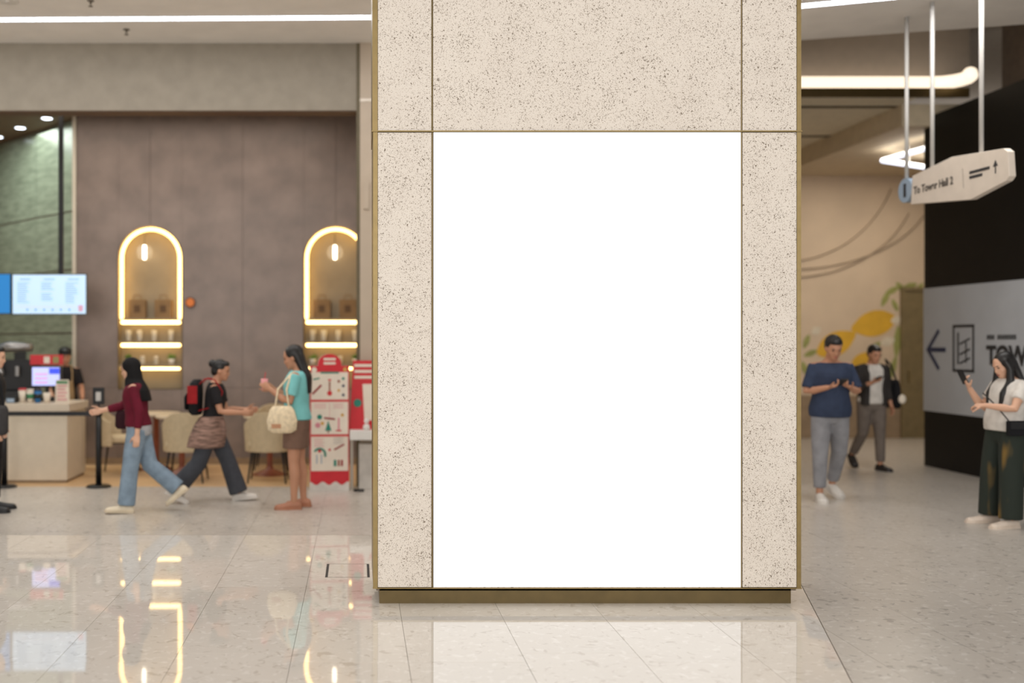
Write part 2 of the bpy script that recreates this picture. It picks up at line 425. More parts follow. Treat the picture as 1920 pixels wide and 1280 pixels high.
# green glazed wall running back at an angle, in panels
GA, GB = Vector((-3.78, BACK_Y+.25)), Vector((-7.2, BACK_Y+4.1))
gd = (GB-GA).normalized(); glen = (GB-GA).length
wall_g = struct('wall_left', MB().prism([(0, 0), (glen, 0), (glen, .1), (0, .1)], (GA.x, GA.y, 0), (gd.x, gd.y, 0), (gd.y, -gd.x, 0), -4.68), GROUT)
zs = [0, .9, 1.75, 2.62, 3.42, 4.67]
for i in range(4):
    for j in range(5):
        a0 = i*glen/4+.004; a1 = (i+1)*glen/4-.004
        MB().prism([(a0, zs[j]+.012), (a1, zs[j]+.012), (a1, zs[j+1]-.012), (a0, zs[j+1]-.012)], (GA.x, GA.y, 0), (gd.x, gd.y, 0), (0,0,1), -.02).build('wall_panel', GREEN_WALL, wall_g)
struct('wall_cafe_end', MB().box(-9, -8.8, SHOP_Y, 20, 0, 4.68), PIER)
struct('wall_cafe_rear', MB().box(-9, -3.5, 19.6, 19.8, 0, 4.68), GREEN_WALL)

# --- right: black clad wall
BWX, BWY = 7.5, 14.11
bw = struct('wall_right', MB().box(BWX, BWX+.5, 5.5, BWY, 0, 4.586), BLACKWALL)
b0, b1 = Z_(769, BWY), Z_(541, BWY)
band = MB().box(BWX-.012, BWX-.001, 5.5, BWY, b0, b1).build('sign_band', GREYBAND, bw); band['label'] = 'grey band with navy arrow, door icon and tower lettering'
def WP(px, py):                                  # photo point on the band -> (distance, height)
    y = BWX*FPX/(px-VPX); return y, Z_(py, y)
UXW, UYW = (0, -1, 0), (0, 0, 1)
def wall_poly(pts, name, m, t=.004):
    q = [WP(*p) for p in pts]
    return MB().prism([(-a, b) for a, b in q], (BWX-.012, 0, 0), UXW, UYW, t).build(name, m, band)
ya, za = WP(1742, 655); yb, zb = WP(1775, 656); zm = (za+zb)/2+.0
def seg2(p, q, w):
    d = Vector((q[0]-p[0], q[1]-p[1])).normalized(); n = Vector((-d.y, d.x))*w/2
    return [(p[0]-n.x, p[1]-n.y), (q[0]-n.x, q[1]-n.y), (q[0]+n.x, q[1]+n.y), (p[0]+n.x, p[1]+n.y)]
def wseg(p, q, w, name, m, t=.004):
    MB().prism(seg2((-p[0], p[1]), (-q[0], q[1]), w), (BWX-.012, 0, 0), UXW, UYW, t).build(name, m, band)
wseg((ya, zm), (yb, zm), .06, 'arrow_shaft', NAVY)
wseg((ya+.02, zm-.02), (ya-.26, zm+.25), .055, 'arrow_barb', NAVY, .005)
wseg((ya+.02, zm+.02), (ya-.26, zm-.25), .055, 'arrow_barb', NAVY, .0045)
i0 = WP(1790, 652)[0]; i1 = WP(1827, 652)[0]; iz0, iz1 = WP(1808, 695)[1], WP(1808, 611)[1]
for s_ in (((i0, iz0), (i0, iz1)), ((i1, iz0), (i1, iz1)), ((i0+.02, iz0), (i1-.02, iz0)), ((i0+.02, iz1), (i1-.02, iz1))):
    wseg(s_[0], s_[1], .035, 'icon_outline', CHAR)
im = (i0+i1)/2
wseg((i0-.10, iz0+.08), (i0-.10, iz1-.08), .03, 'icon_line', CHAR, .005)
for k, (a, b_) in enumerate(((.09, .16), (.2, .27), (.33, .40))):
    wseg((i0-.14, iz0+a), (i1+.07, iz0+b_), .022, 'icon_line', CHAR, .0055)
wseg((im-.06, iz0+.1), (im-.06, iz1-.2), .022, 'icon_line', CHAR, .0045)
ty, tz = WP(1852, 682); cap = WP(1890, 647)[1]-WP(1890, 682)[1]
text_mesh('lettering', 'TOWER', cap/.70, CHAR, band, (BWX-.013, ty, tz), UXW, UYW, .003, .012)
sy, sz = WP(1853, 632)
for k in range(11):
    if k == 3: continue
    wseg((sy-k*.052, sz), (sy-k*.052-.036, sz), .055, 'small_lettering', CHAR, .004)
# wall behind black cladding, corridor end wall with mural
struct('wall_right_upper', MB().box(8.4, 8.6, 5.5, 13.9, 0, 5.75), mat('upper_wall_brown', (112, 98, 84), .7))
wall_m = struct('wall_corridor', MB().box(4.6, 12.5, 18.1, 18.3, 0, 4.728), MURALWALL)
struct('wall_corridor_side', MB().box(12.5, 12.7, 13, 18.3, 0, 4.73), MURALWALL)
struct('trim_2', MB().box(4.6, 9.2, 18.07, 18.098, 0, Z_(741, 18.1)), WAIN)
YM = 18.1
d1 = thing('door_1', 'olive recessed corridor door beside the black wall', 'door', (X_(1716, YM), YM, 0)); d1['kind'] = 'structure'
dw = .20; dh = Z_(545, YM)
MB().box(-dw-.06, -dw, -.06, -.001, 0, dh+.06).build('door_frame', OLIVE, d1)
MB().box(dw, dw+.06, -.06, -.001, 0, dh+.06).build('door_frame', OLIVE, d1)
MB().box(-dw, dw, -.06, -.001, dh, dh+.06).build('door_frame', OLIVE, d1)
MB().box(-dw, dw, -.03, -.002, .0, dh).build('door_leaf', OLIVE, d1)
MB().tube([(-dw+.07, -.05, .95), (-dw+.07, -.05, 1.15)], .012, 8).build('door_handle', BRASS, d1)
# mural: lemons, leaves, thin arcs, printed on thin sheet relief
LEMON = mat('lemon_yellow', (214, 166, 44), .6, var=.06, scale=3); LEAF = mat('leaf_green', (148, 150, 84), .6, var=.08)
ARC = mat('arc_grey', (172, 156, 136), .7); BLOSSOM = mat('blossom_white', (214, 202, 180), .7)
mural = thing('lemon_mural', 'wall mural of yellow lemons, green leaves and thin grey arcs', 'mural', (0, YM, 0))
def mpoly(pts, name, m, t=.004):
    return MB().prism([(X_(a, YM), Z_(b, YM)) for a, b in pts], (0, -.0015, 0), (1,0,0), (0,0,1), t).build(name, m, mural)
def lemon(cx, cy, rx, ry, rot, t):
    P = []
    for k in range(28):
        a = 2*PI*k/28; r = 1+.28*max(0, math.cos(a))**9+.15*max(0, -math.cos(a))**9
        x = rx*r*math.cos(a); y = ry*math.sin(a)
        P.append((cx+x*math.cos(rot)-y*math.sin(rot), cy-(x*math.sin(rot)+y*math.cos(rot))))
    mpoly(P[::-1] if False else P, 'lemon', LEMON, t)
lemon(1640, 606, 36, 24, PI+.25, .004); lemon(1566, 645, 34, 22, .5, .005); lemon(1612, 680, 20, 14, .9, .0045)
def leaf(cx, cy, l, w, rot, m=None, t=.003):
    P = []
    for k in range(16):
        a = 2*PI*k/16; x = l*math.cos(a); y = w*math.sin(a)*(1-.3*abs(math.cos(a)))
        P.append((cx+x*math.cos(rot)-y*math.sin(rot), cy-(x*math.sin(rot)+y*math.cos(rot))))
    mpoly(P, 'leaf' if m is None else 'blossom', m or LEAF, t)
for k, a in enumerate(((1660,560,16,6,1.1),(1672,545,15,6,.5),(1690,540,15,6,2.3),(1706,536,14,6,.3),(1724,540,12,5,1.0),(1678,572,13,5,2.0),
        (1512,640,14,6,1.2),(1520,662,14,6,.4),(1508,690,14,6,1.9),(1682,640,30,7,1.5),(1674,690,24,6,1.3),(1640,650,14,6,.7))): leaf(*a, None, .0026+.0002*k)
for k, a in enumerate(((1664,640,14,9,.3),(1652,700,12,8,.8),(1545,690,12,9,0),(1680,600,10,8,.2),(1530,620,10,8,.6))): leaf(*a, BLOSSOM, .0061+.0002*k)
for n_, (rx, ry, cx, cy) in enumerate(((240, 190, 1480, 330), (270, 160, 1480, 345), (215, 215, 1470, 275))):
    pts = [(cx+rx*math.sin(t), cy+ry*math.cos(t)) for t in [.08+k*.085 for k in range(14)]]
    MB().tube([(X_(a, YM), -.025, Z_(b, YM)) for a, b in pts], .022, 6, flat=.3).build('arc_line', ARC, mural)

# ================================================================== LIGHT FIXTURES
def ceil_strip(name, label, pts, w):
    t = thing(name, label, 'strip light', (pts[0][0], pts[0][1], CEIL))
    q = [(p[0]-pts[0][0], p[1]-pts[0][1]) for p in pts]
    mb = MB(); hb = MB()
    for i in range(len(q)-1):
        a, b = Vector(q[i]), Vector(q[i+1]); d = (b-a).normalized(); n = Vector((-d.y, d.x))
        P = [a-n*w/2, b-n*w/2, b+n*w/2, a+n*w/2]
        mb.prism([(p.x, p.y) for p in P], (0,0,-.012), (1,0,0), (0,1,0), .012)
        P = [a-n*(w/2+.015), b-n*(w/2+.015), b+n*(w/2+.015), a+n*(w/2+.015)]
        hb.prism([(p.x, p.y) for p in P], (0,0,-.008), (1,0,0), (0,1,0), .0078)
    mb.build('diffuser', STRIP, t); hb.build('housing', WHITEM, t)
ys = 3.37*FPX/609
ceil_strip('ceiling_strip_light', 'long white linear strip light in the ceiling before the cafe', [(-5.4, ys+.10), (.25, ys-.02), (4.10, 10.795)], .095)
ceil_strip('ceiling_strip_light', 'short angled white strip light at the top right of the pillar', [(4.20, 10.76), (5.6, 10.28)], .11)
def sprinkler(px, py, lab):
    y = 3.37*FPX/(641-py); t = thing('sprinkler', lab, 'sprinkler', (X_(px, y), y, CEIL))
    MB().lathe([(.035, 0), (.035, -.006), (.012, -.012), (.012, -.03)]).build('escutcheon', mat('sprinkler_metal', (110, 102, 90), .4, .6), t, smooth=True)
    MB().cyl((0,0,0), .006, -.055, -.028, 10).build('stem', MATS['sprinkler_metal'], t)
    MB().cyl((0,0,0), .022, -.06, -.055, 14).build('deflector', MATS['sprinkler_metal'], t)
sprinkler(237, 55, 'small ceiling sprinkler between the strip light and the fascia')
sprinkler(170, 1, 'small ceiling sprinkler above the strip light at the top edge')
ydl = 3.37*FPX/640
t = thing('ceiling_speaker', 'flush round white ceiling speaker in the top left corner', 'speaker', (X_(13, ydl), ydl, CEIL))
MB().lathe([(.11, 0), (.11, -.008), (.09, -.012), (.001, -.01)]).build('ring', WHITEM, t, smooth=True)
MB().cyl((0,0,0), .02, -.02, -.01, 12).build('centre', WHITEM, t)
DL = mat('downlight_lens', (255, 255, 255), .5, emit=6, ecol=(230, 240, 255))
for px, py, lab in ((38, 239, 'middle round downlight in the brown cafe ceiling'), (88, 221, 'round downlight nearest the black screen pole in the cafe ceiling'), (-4, 256, 'round cafe downlight cut by the left picture edge')):
    y = (4.677-EYE)*FPX/(641-py)
    t = thing('downlight', lab, 'downlight', (X_(px, y), y, 4.677), group='downlights in the cafe ceiling')
    MB().lathe([(.075, 0), (.085, -.004), (.075, -.01), (.068, -.004)]).build('trim_ring', WHITEM, t, smooth=True)
    MB().cyl((0,0,0), .066, -.012, -.002, 20).build('lens', DL, t)
for px, lab in ((269, 'black sprinkler under the fascia above the left arch'), (626, 'black sprinkler under the fascia above the right arch')):
    y = 12.6
    t = thing('cafe_sprinkler', lab, 'sprinkler', (X_(px, y), y, 4.677))
    MB().cyl((0,0,0), .02, -.10, 0, 12).build('drop', BLACK, t); MB().cyl((0,0,0), .035, -.12, -.10, 14).build('head', BLACK, t)
# V of LED tubes under the soffit
vz = 4.28; VLED = mat('tube_led', (255, 255, 255), .5, emit=1.7, ecol=(226, 234, 255))
def vpt(px, py):
    y = (vz-EYE)*FPX/(641-py); return Vector((X_(px, y), y, vz))
vc, v1, v2 = vpt(1655, 301), vpt(1733, 279), vpt(1733, 313)
t = thing('led_tube_light', 'white angled LED tube lamp glowing under the corridor soffit', 'lamp', tuple(vc))
e1 = (v1-vc)*1.25; e2 = (v2-vc)*1.25
MB().tube([(0,0,0), e1], .034, 10).build('tube', VLED, t, smooth=True); MB().tube([(0,0,0), e2], .034, 10).build('tube', VLED, t, smooth=True)
for e in (e1*.5, e2*.5): MB().cyl((e.x, e.y, 0), .012, .03, 4.445-vz, 8).build('hanger', RODM, t)

# ================================================================== PILLAR
PY = 6.626
def PX(px): return (px-VPX)*PY/FPX
def PZ(py): return EYE-(py-VPY)*PY/FPX
pl, prr = PX(699.5), PX(1502); zc = 5.0
pil = thing('pillar', 'square cream pitted stone pillar with brass edge trims', 'pillar', ((pl+prr)/2, PY, 0))
ox = -(pl+prr)/2
D = .72
def pb(name, x0, x1, y0, y1, z0, z1, m, bev=0): return MB().box(x0+ox, x1+ox, y0, y1, z0, z1).build(name, m, pil, bevel=bev)
zs_, zb_ = PZ(246), PZ(1101.5)
pb('core', pl+.02, prr-.02, .03, D-.03, .08, 5.0, GROUT)
pb('plinth', PX(711.5), PX(1486.5), .03, D-.05, 0, zb_-.003, BRASS_DK)
for (a, b_, c, d) in ((708.5, 808.8, -260, 244.6), (812.2, 1389.2, -260, 244.6), (1392.4, 1493.5, -260, 244.6), (708.5, 808.8, 248.2, 1100.6), (1392.4, 1493.5, 248.2, 1100.6)):
    pb('stone_slab', PX(a), PX(b_), 0, .03, PZ(d), min(PZ(c), 5.0), STONE, .0015)
pb('stone_slab', PX(812.5), PX(1389), .001, .03, zb_, PZ(1100.2), STONE)
# side and back slabs
for x0, x1 in ((pl+.001, pl+.02), (prr-.02, prr-.001)):
    pb('side_slab', x0, x1, .02, D-.02, zb_, zs_-.01, BRASS if x0 < 1 else STONE); pb('side_slab', x0-(.004 if x0 < 1 else 0), x1+(.0 if x0 < 1 else .004), .02, D-.02, zs_+.01, 5.0, BRASS if x0 < 1 else STONE)
pb('stone_slab', PX(709), PX(1493), D-.03, D, zb_, 5.0, STONE)
for x0, x1 in ((PX(699.5), PX(708)), (PX(1494), PX(1502))):
    pb('corner_trim', x0, x1, -.002, .025, zb_, zs_-.005, BRASS); pb('corner_trim', x0-.004*(x0 < 1), x1, -.003, .025, zs_+.005, 5.0, BRASS)
for x in (PX(810.5), PX(1390.8)):
    pb('joint_strip', x-.0022, x+.0022, .004, .03, zb_, 5.0, BRASS)
pb('seam_strip', PX(697), PX(1503.5), -.008, .03, zs_-.0035, zs_+.0035, BRASS)
pb('bottom_strip', PX(699), PX(1503), -.004, .03, zb_-.006, zb_, BRASS)
poster_panel = tag(pb('poster', PX(813), PX(1389), -.0005, .03, PZ(1100.0), PZ(248), POSTER_WHITE), 'blank white poster panel with added glow'); 
# ================================================================== HANGING SIGN
SX = 5.7
def SP(px, py): y = SX*FPX/(px-VPX); return (-y, Z_(py, y))
sg = thing('hanging_sign', 'cream six-sided hanging wayfinding sign on three grey rods', 'sign', (SX, 0, 0))
outl = [(1713, 383), (1826, 374), (1893, 339), (1899, 330), (1896, 284), (1888, 278), (1790, 294), (1716, 330)]
MB().prism([SP(*p) for p in outl], (.03, 0, 0), UXW, UYW, .06).build('board', SIGNM, sg, bevel=.006)
cy_, cz_ = SP(1702, 357)
MB().prism([(cy_+.135*math.cos(2*PI*k/28), cz_+.125*math.sin(2*PI*k/28)) for k in range(28)], (.03, 0, 0), UXW, UYW, .06).build('disc', LIGHTBLUE, sg)
MB().prism(seg2((cy_, cz_-.07), (cy_, cz_+.07), .05), (-.03, 0, 0), UXW, UYW, .003).build('disc_symbol', CHAR, sg)
for px in (1700, 1748, 1840):
    a, z = SP(px, VPY-.300*(px-VPX)); MB().cyl((0, -a, 0), .02, z-.02 if px > 1710 else z-.06, CEIL, 10).build('rod', RODM, sg, smooth=True)
a, z = SP(1719, 364)
text_mesh('lettering', 'To Tower Hall 2', .105, mat('sign_print', (84, 78, 72), .6), sg, (-.031, -a, z), UXW, UYW, .002, .003)
for p0, p1 in (((1824, 324), (1862, 314)), ((1824, 333), (1848, 327))):
    MB().prism(seg2(SP(*p0), SP(*p1), .026), (-.03, 0, 0), UXW, UYW, .003).build('small_lettering', CHAR, sg)
MB().prism(seg2(SP(1873, 325), SP(1873, 308), .014), (-.03, 0, 0), UXW, UYW, .003).build('arrow', CHAR, sg)
q = SP(1873, 303); MB().prism([(q[0]-.035, q[1]-.04), (q[0]+.035, q[1]-.04), (q[0], q[1]+.015)], (-.03, 0, 0), UXW, UYW, .0035).build('arrow', CHAR, sg)
MB().prism(seg2(SP(1813, 352), SP(1811, 316), .005), (-.03, 0, 0), UXW, UYW, .003).build('divider', mat('divider_grey', (150, 142, 132), .6), sg)

# ================================================================== CAFE: niches
KRAFT = mat('kraft_paper', (134, 104, 66), .7, var=.08); GLASSM = mat('frosted_glass', (222, 214, 196), .15, alpha=.55); GREENP = mat('plant_green', (92, 122, 52), .6, var=.15, scale=30)
POT = mat('pot_white', (216, 208, 196), .5)
GLOBE = mat('globe_glass', (250, 246, 236), .05, alpha=.12)
BULB = mat('bulb_glow', (255, 246, 225), .5, emit=7, ecol=(255, 240, 214))
def niche(cx, which):
    t = thing('arched_niche', which+' lit arched wall niche with glowing shelves', 'niche', (cx, BACK_Y, 0), group='lit arched niches')
    o = [(-NW, NBOT), (NW, NBOT)]+[(NW*math.cos(PI*k/24), NSPR+NW*math.sin(PI*k/24)) for k in range(25)]
    MB().prism([(a*1.02, b) for a, b in o], (0, .20, 0), (1,0,0), (0,0,1), .02).build('back_panel', NICHE, t)
    # lining of the recess
    mb = MB(); k = len(o); vs = []
    for a, b in o: vs += [(a*1.001, .0, b), (a*1.001, .30, b), (a*1.025, .30, b), (a*1.025, .0, b)]
    fs = []
    for i in range(k):
        p = 4*i; q = 4*((i+1) % k)
        for j in range(4): fs.append((p+j, p+(j+1) % 4, q+(j+1) % 4, q+j))
    mb.add(vs, fs).build('lining', NICHE, t)
    r = NW-.035; z0 = Z_(597, BACK_Y)
    pts = [(r, .05, z0)]+[(r, .05, z0+(NSPR-z0)*s/4) for s in range(1, 4)]+[(r*math.cos(PI*k/20), .05, NSPR+r*math.sin(PI*k/20)) for k in range(21)]+[(-r, .05, z0+(NSPR-z0)*s/4) for s in range(3, -1, -1)]
    MB().tube(pts, .024, 10, flat=1.2).build('arch_light', WARM, t, smooth=True)
    for py in (604, 647, 691):
        z = Z_(py, BACK_Y)
        sh = MB().box(-NW+.002, NW-.002, .03, .178, z+.03, z+.055).build('shelf', NICHE, t)
        MB().tube([(-NW+.045, .045, z), (NW-.045, .045, z)], .024 if py < 690 else .018, 10).build('shelf_light', WARMSHELF, sh, smooth=True)
    zt = [Z_(p, BACK_Y)+.055 for p in (604, 647, 691)]
    for dx in (-.21, .14):
        b = thing('kraft_bag', ('left' if dx < 0 else 'right')+' brown kraft gift bag in the '+which+' arched niche', 'bag', (cx+dx+.02, BACK_Y+.12, zt[0]), group='kraft bags in the niches')
        MB().box(-.115, .115, -.05, .05, 0, .25).build('body', KRAFT, b, bevel=.006)
        MB().tube([(-.05, -.03, .25), (-.045, -.03, .31), (.045, -.03, .31), (.05, -.03, .25)], .006, 6).build('handle', KRAFT, b)
        MB().box(-.04, .04, -.0515, -.0495, .08, .17).build('print', mat('bag_print', (96, 70, 42), .7), b)
    for dx, n_ in ((-.31, 'first'), (-.16, 'second'), (.035, 'third'), (.26, 'fourth')):
        b = thing('glass_tumbler', n_+' glass tumbler from the left on the upper shelf of the '+which+' niche', 'glass', (cx+dx, BACK_Y+.11, zt[1]), group='tumblers on the niche shelves')
        MB().lathe([(.032, 0), (.034, .01), (.045, .15), (.041, .15), (.03, .015), (.001, .012)], n=18).build('body', GLASSM, b, smooth=True)
        MB().cyl((0,0,0), .032, .02, .07, 14).build('contents', POT, b)
    for dx, sd in ((-.31, 'left'), (.27, 'right')):
        b = thing('potted_plant', 'small green plant in white pot, '+sd+' end of the '+which+' niche lower shelf', 'plant', (cx+dx, BACK_Y+.11, zt[2]), group='potted plants in the niches')
        MB().lathe([(.035, 0), (.048, .075), (.044, .075), (.03, .07), (.001, .07)], n=18).build('pot', POT, b, smooth=True)
        mb = MB()
        for k in range(26):
            a = random.uniform(0, 2*PI); e = random.uniform(.2, 1.3); l = random.uniform(.05, .085)
            d = Vector((math.cos(a)*math.cos(e), math.sin(a)*math.cos(e), math.sin(e)))
            mb.tube([(0,0,.07), Vector((0,0,.07))+d*l*.6, Vector((0,0,.07))+d*l], [.004, .012, .004], 6, flat=.4)
        tag(mb.build('foliage', GREENP, b), kind='stuff')
    for dx, n_ in ((-.12, 'left'), (.06, 'right')):
        b = thing('glass_jar', n_+' small glass jar on the lower shelf of the '+which+' niche', 'jar', (cx+dx, BACK_Y+.11, zt[2]), group='jars on the niche shelves')
        MB().lathe([(.03, 0), (.036, .01), (.036, .09), (.028, .1), (.001, .1)], n=18).build('body', GLASSM, b, smooth=True)
        MB().cyl((0,0,0), .03, .1, .115, 16).build('lid', POT, b)
    # globe lamp
    zl = Z_(473, BACK_Y)
    b = thing('globe_wall_lamp', 'clear globe lamp with glowing tube before the '+which+' arch', 'lamp', (cx-.075 if which == 'left' else cx-.01, BACK_Y+.0, zl), group='globe lamps in the arches')
    MB().tube([(0,0,-.075), (0,0,.075)], .024, 10).build('bulb', BULB, b, smooth=True)
    MB().ell((0,0,0), (.11, .11, .11), n=20, m=12).build('globe', GLOBE, b, smooth=True)
    MB().tube([(0, 0, .1), (0, 0, .19), (0, .06, .25), (0, .17, .25)], .004, 8).build('arm', BLACK, b)
niche(NC[0], 'left'); niche(NC[1], 'right')
t = thing('wall_badge', 'small round orange badge with dark rim on the brown wall', 'wall sign', (X_(357, BACK_Y), BACK_Y, Z_(567, BACK_Y)))
MB().loft([((0, .0, 0), (.072,0,0), (0,0,.072)), ((0, -.025, 0), (.072,0,0), (0,0,.072))], 24).build('rim', mat('badge_rim', (96, 58, 34), .5), t)
MB().loft([((0, -.025, 0), (.056,0,0), (0,0,.056)), ((0, -.032, 0), (.05,0,0), (0,0,.05))], 24).build('face', mat('badge_face', (214, 118, 46), .5), t)

# ================================================================== CAFE: counter & menu screens
CF = 12.35
COUNT = mat('counter_cream', (208, 195, 174), .5, var=.02)
ct = thing('service_counter', 'cream boxy cafe service counter at the left edge', 'counter', (-3.36, CF, 0))
cz = .914
MB().box(-2.6, -.0, 0, .84, .03, cz-.095).build('body', COUNT, ct, bevel=.004)
MB().box(-2.6, .03, -.02, .86, cz-.09, cz).build('worktop', mat('counter_top', (206, 192, 172), .4, var=.02), ct, bevel=.004)
MB().box(-2.58, -.02, .02, .82, 0, .03).build('kick', WAIN, ct)
# menu screens on a black pole
SY = 13.3
SCR = mat('menu_screen', (200, 228, 250), .3, emit=.42, ecol=(190, 224, 255)); SCRT = mat('menu_text', (140, 180, 214), .4, emit=.35, ecol=(140, 182, 220)); SCRI = mat('menu_icon', (52, 120, 196), .4, emit=.4, ecol=(52, 120, 196))
SCRB = mat('image_screen', (30, 120, 190), .3, emit=.35, ecol=(40, 140, 214)); SCRL = mat('image_screen_light', (150, 214, 246), .3, emit=.6, ecol=(150, 214, 246))
t = thing('menu_screen_stand', 'black ceiling pole carrying the menu screens', 'pole', (X_(112, SY), SY+.06, 0))
MB().box(-.028, .028, -.02, .02, Z_(516, SY)-.3, 4.677).build('pole', BLACK, t)
MB().box(-1.6, .26, -.02, -.005, Z_(556, SY)-.02, Z_(556, SY)+.02).build('rail', BLACK, t)
def screen(x0, x1, y0, y1, lab, kind):
    w = X_(x1, SY)-X_(x0, SY); h = Z_(y0, SY)-Z_(y1, SY)
    t = thing('menu_screen', lab, 'screen', ((X_(x0, SY)+X_(x1, SY))/2, SY, Z_(y1, SY)))
    MB().box(-w/2-.012, w/2+.012, 0, .035, -.012, h+.012).build('bezel', BLACKP, t, bevel=.003)
    MB().box(-w/2, w/2, -.004, .001, 0, h).build('panel', SCR if kind else SCRB, t)
    if kind:
        for k, cx in enumerate((-.33, .0, .33)):
            MB().box(w*cx-.07, w*cx+.07, -.006, -.003, h*.87, h*.90).build('menu_heading', SCRT, t)
            for j in range(10 if k != 1 else 9):
                if k == 1 and j in (4, ): continue
                ww = random.uniform(.10, .16)
                MB().box(w*cx-.1, w*cx-.1+ww, -.006, -.003, h*(.78-.055*j), h*(.80-.055*j)).build('menu_line', SCRT, t)
        MB().box(-w*.48, w*.48, -.006, -.003, h*.17, h*.178).build('menu_rule', mat('menu_rule', (214, 170, 190), .4, emit=.4), t)
        for j in range(6): MB().loft([((-w*.3+j*w*.115, -.003, h*.1), (.012,0,0), (0,0,.012)), ((-w*.3+j*w*.115, -.006, h*.1), (.012,0,0), (0,0,.012))], 12).build('menu_icon', SCRI, t)
        MB().box(w*.40, w*.46, -.006, -.003, h*.06, h*.22).build('menu_mark', mat('menu_mark', (206, 160, 180), .4, emit=.4), t)
    else:
        for (a, b_, r) in ((-.04, .30, .13), (.16, .12, .09), (-.25, .22, .16)):
            MB().prism([(a+r*.8*math.cos(2*PI*k/20), b_+r*math.sin(2*PI*k/20)) for k in range(20)], (0, -.003, 0), (1,0,0), (0,0,1), .002+r*.01).build('picture', SCRL, t)
screen(24, 161, 515, 588, 'light blue menu screen with text columns above the counter', 1)
screen(-125, 19, 514, 587, 'deep blue picture screen cut by the left photo edge', 0)

# things on the counter
def on_counter(px, y): return (X_(px, y), y, cz)
def cup(px, y, lab, body, band, h=.15, lid=None):
    t = thing('paper_cup', lab, 'cup', on_counter(px, y), group='cups on the counter')
    MB().lathe([(.032, 0), (.045, h), (.041, h), (.03, .006), (.001, .006)], n=20).build('body', body, t, smooth=True)
    if band: MB().lathe([(.0335+.013*.35, h*.35), (.0345+.013*.75, h*.75)], n=20).build('sleeve', band, t, smooth=True)
    if lid: MB().lathe([(.047, h), (.047, h+.012), (.036, h+.02), (.001, h+.02)], n=20).build('lid', lid, t, smooth=True)
RED = mat('red_print', (200, 44, 52), .5); GRN = mat('green_print', (60, 128, 84), .5); BLU = mat('blue_print', (30, 110, 170), .5); CREAM = mat('cream_paper', (226, 214, 196), .6)
cup(42, 12.6, 'white cup with red top on the cafe counter', CREAM, None, .15, RED)
cup(57, 12.6, 'white cup with green band on the cafe counter', CREAM, GRN, .14, CREAM)
cup(71, 12.6, 'dark cup with blue base on the cafe counter', BLU, BLACKP, .14, BLACKP)
cup(88, 12.55, 'plain white paper cup on the cafe counter', CREAM, None, .12)
t = thing('tent_card', 'white and pink printed tent card on the counter end', 'sign', on_counter(116, 12.6), rz=-.15)
MB().prism([(-.09, 0), (.09, 0), (.08, .27), (-.08, .27)], (0, .02, 0), (1,0,0), (0,0,1), .012).build('card', CREAM, t)
PINK = mat('pink_print', (214, 140, 150), .6)
for k in range(5): MB().box(-.06, .06-.02*(k % 2), .004, .009, .03+.04*k, .045+.04*k).build('print_line', PINK, t)
MB().box(-.07, .07, .004, .009, .225, .255).build('print_header', GRN, t)
MB().box(-.09, .09, .02, .09, 0, .006).build('foot', CREAM, t)
t = thing('cash_register', 'point-of-sale terminal with lit screen and red header board', 'cash register', on_counter(84, 12.85))
MB().box(-.12, .12, 0, .2, 0, .05).build('base', BLACKP, t, bevel=.01)
MB().tube([(0, .1, .04), (0, .1, .3)], .025, 10).build('stem', BLACKP, t)
MB().box(-.19, .19, .05, .085, .17, .43).build('screen_case', BLACKP, t, bevel=.006)
MB().box(-.165, .165, .042, .052, .19, .41).build('screen', mat('pos_screen', (190, 196, 246), .3, emit=.7, ecol=(180, 190, 250)), t)
MB().box(.04, .165, .039, .043, .33, .40).build('screen_window', mat('pos_blue', (60, 80, 220), .3, emit=.7), t)
for k in range(3): MB().box(-.13, .02, .039, .043, .22+.05*k, .235+.05*k).build('screen_row', mat('pos_row', (226, 150, 170), .3, emit=.5), t)
MB().box(-.20, .20, .07, .09, .44, .56).build('header_board', RED, t, bevel=.004)
MB().box(-.03, .04, .062, .07, .46, .54).build('header_print', CREAM, t); MB().box(.08, .15, .062, .07, .46, .54).build('header_print', mat('olive_print', (150, 140, 90), .6), t)
t = thing('coffee_machine', 'grey and black espresso machine behind the counter till', 'coffee machine', on_counter(30, 13.0))
STEEL = mat('brushed_steel', (150, 148, 146), .3, .7)
MB().box(-.3, .2, .0, .2, 0, .12).build('drip_base', BLACKP, t, bevel=.01)
MB().box(-.3, .25, .1, .2, .12, .5).build('body', BLACKP, t, bevel=.015)
MB().loft([((-.34, .1, .62), (0,.1,0), (0,0,.05)), ((-.1, .1, .66), (0,.12,0), (0,0,.07)), ((.16, .1, .65), (0,.1,0), (0,0,.05))], 18).build('hood', STEEL, t, smooth=True)
MB().tube([(-.26, .06, .6), (-.25, .02, .45), (-.18, .0, .34)], [.05, .06, .035], 12).build('arm', STEEL, t, smooth=True)
MB().cyl((-.0, .05, 0), .03, .3, .42, 14).build('group_head', STEEL, t)
t = thing('card_reader', 'small dark card reader with pale keypad on the counter', 'card reader', on_counter(22, 12.55))
MB().box(-.06, .06, -.05, .09, 0, .07).build('body', BLACKP, t, bevel=.01); MB().box(-.045, .045, -.052, -.049, .01, .055).build('keypad', LIGHTBLUE, t)
t = thing('back_bar_unit', 'dark back bar cabinet behind the coffee machine', 'cabinet', (X_(85, 15.4), 15.6, 0))
MB().box(-1.3, .55, 0, .5, 0, 1.02).build('body', WAIN, t, bevel=.01); MB().box(-.55, .52, .08, .48, 1.02, 1.50).build('hood', BLACKP, t, bevel=.02); MB().box(-1.3, .55, -.01, .5, 1.02, 1.05).build('top', COUNT, t)

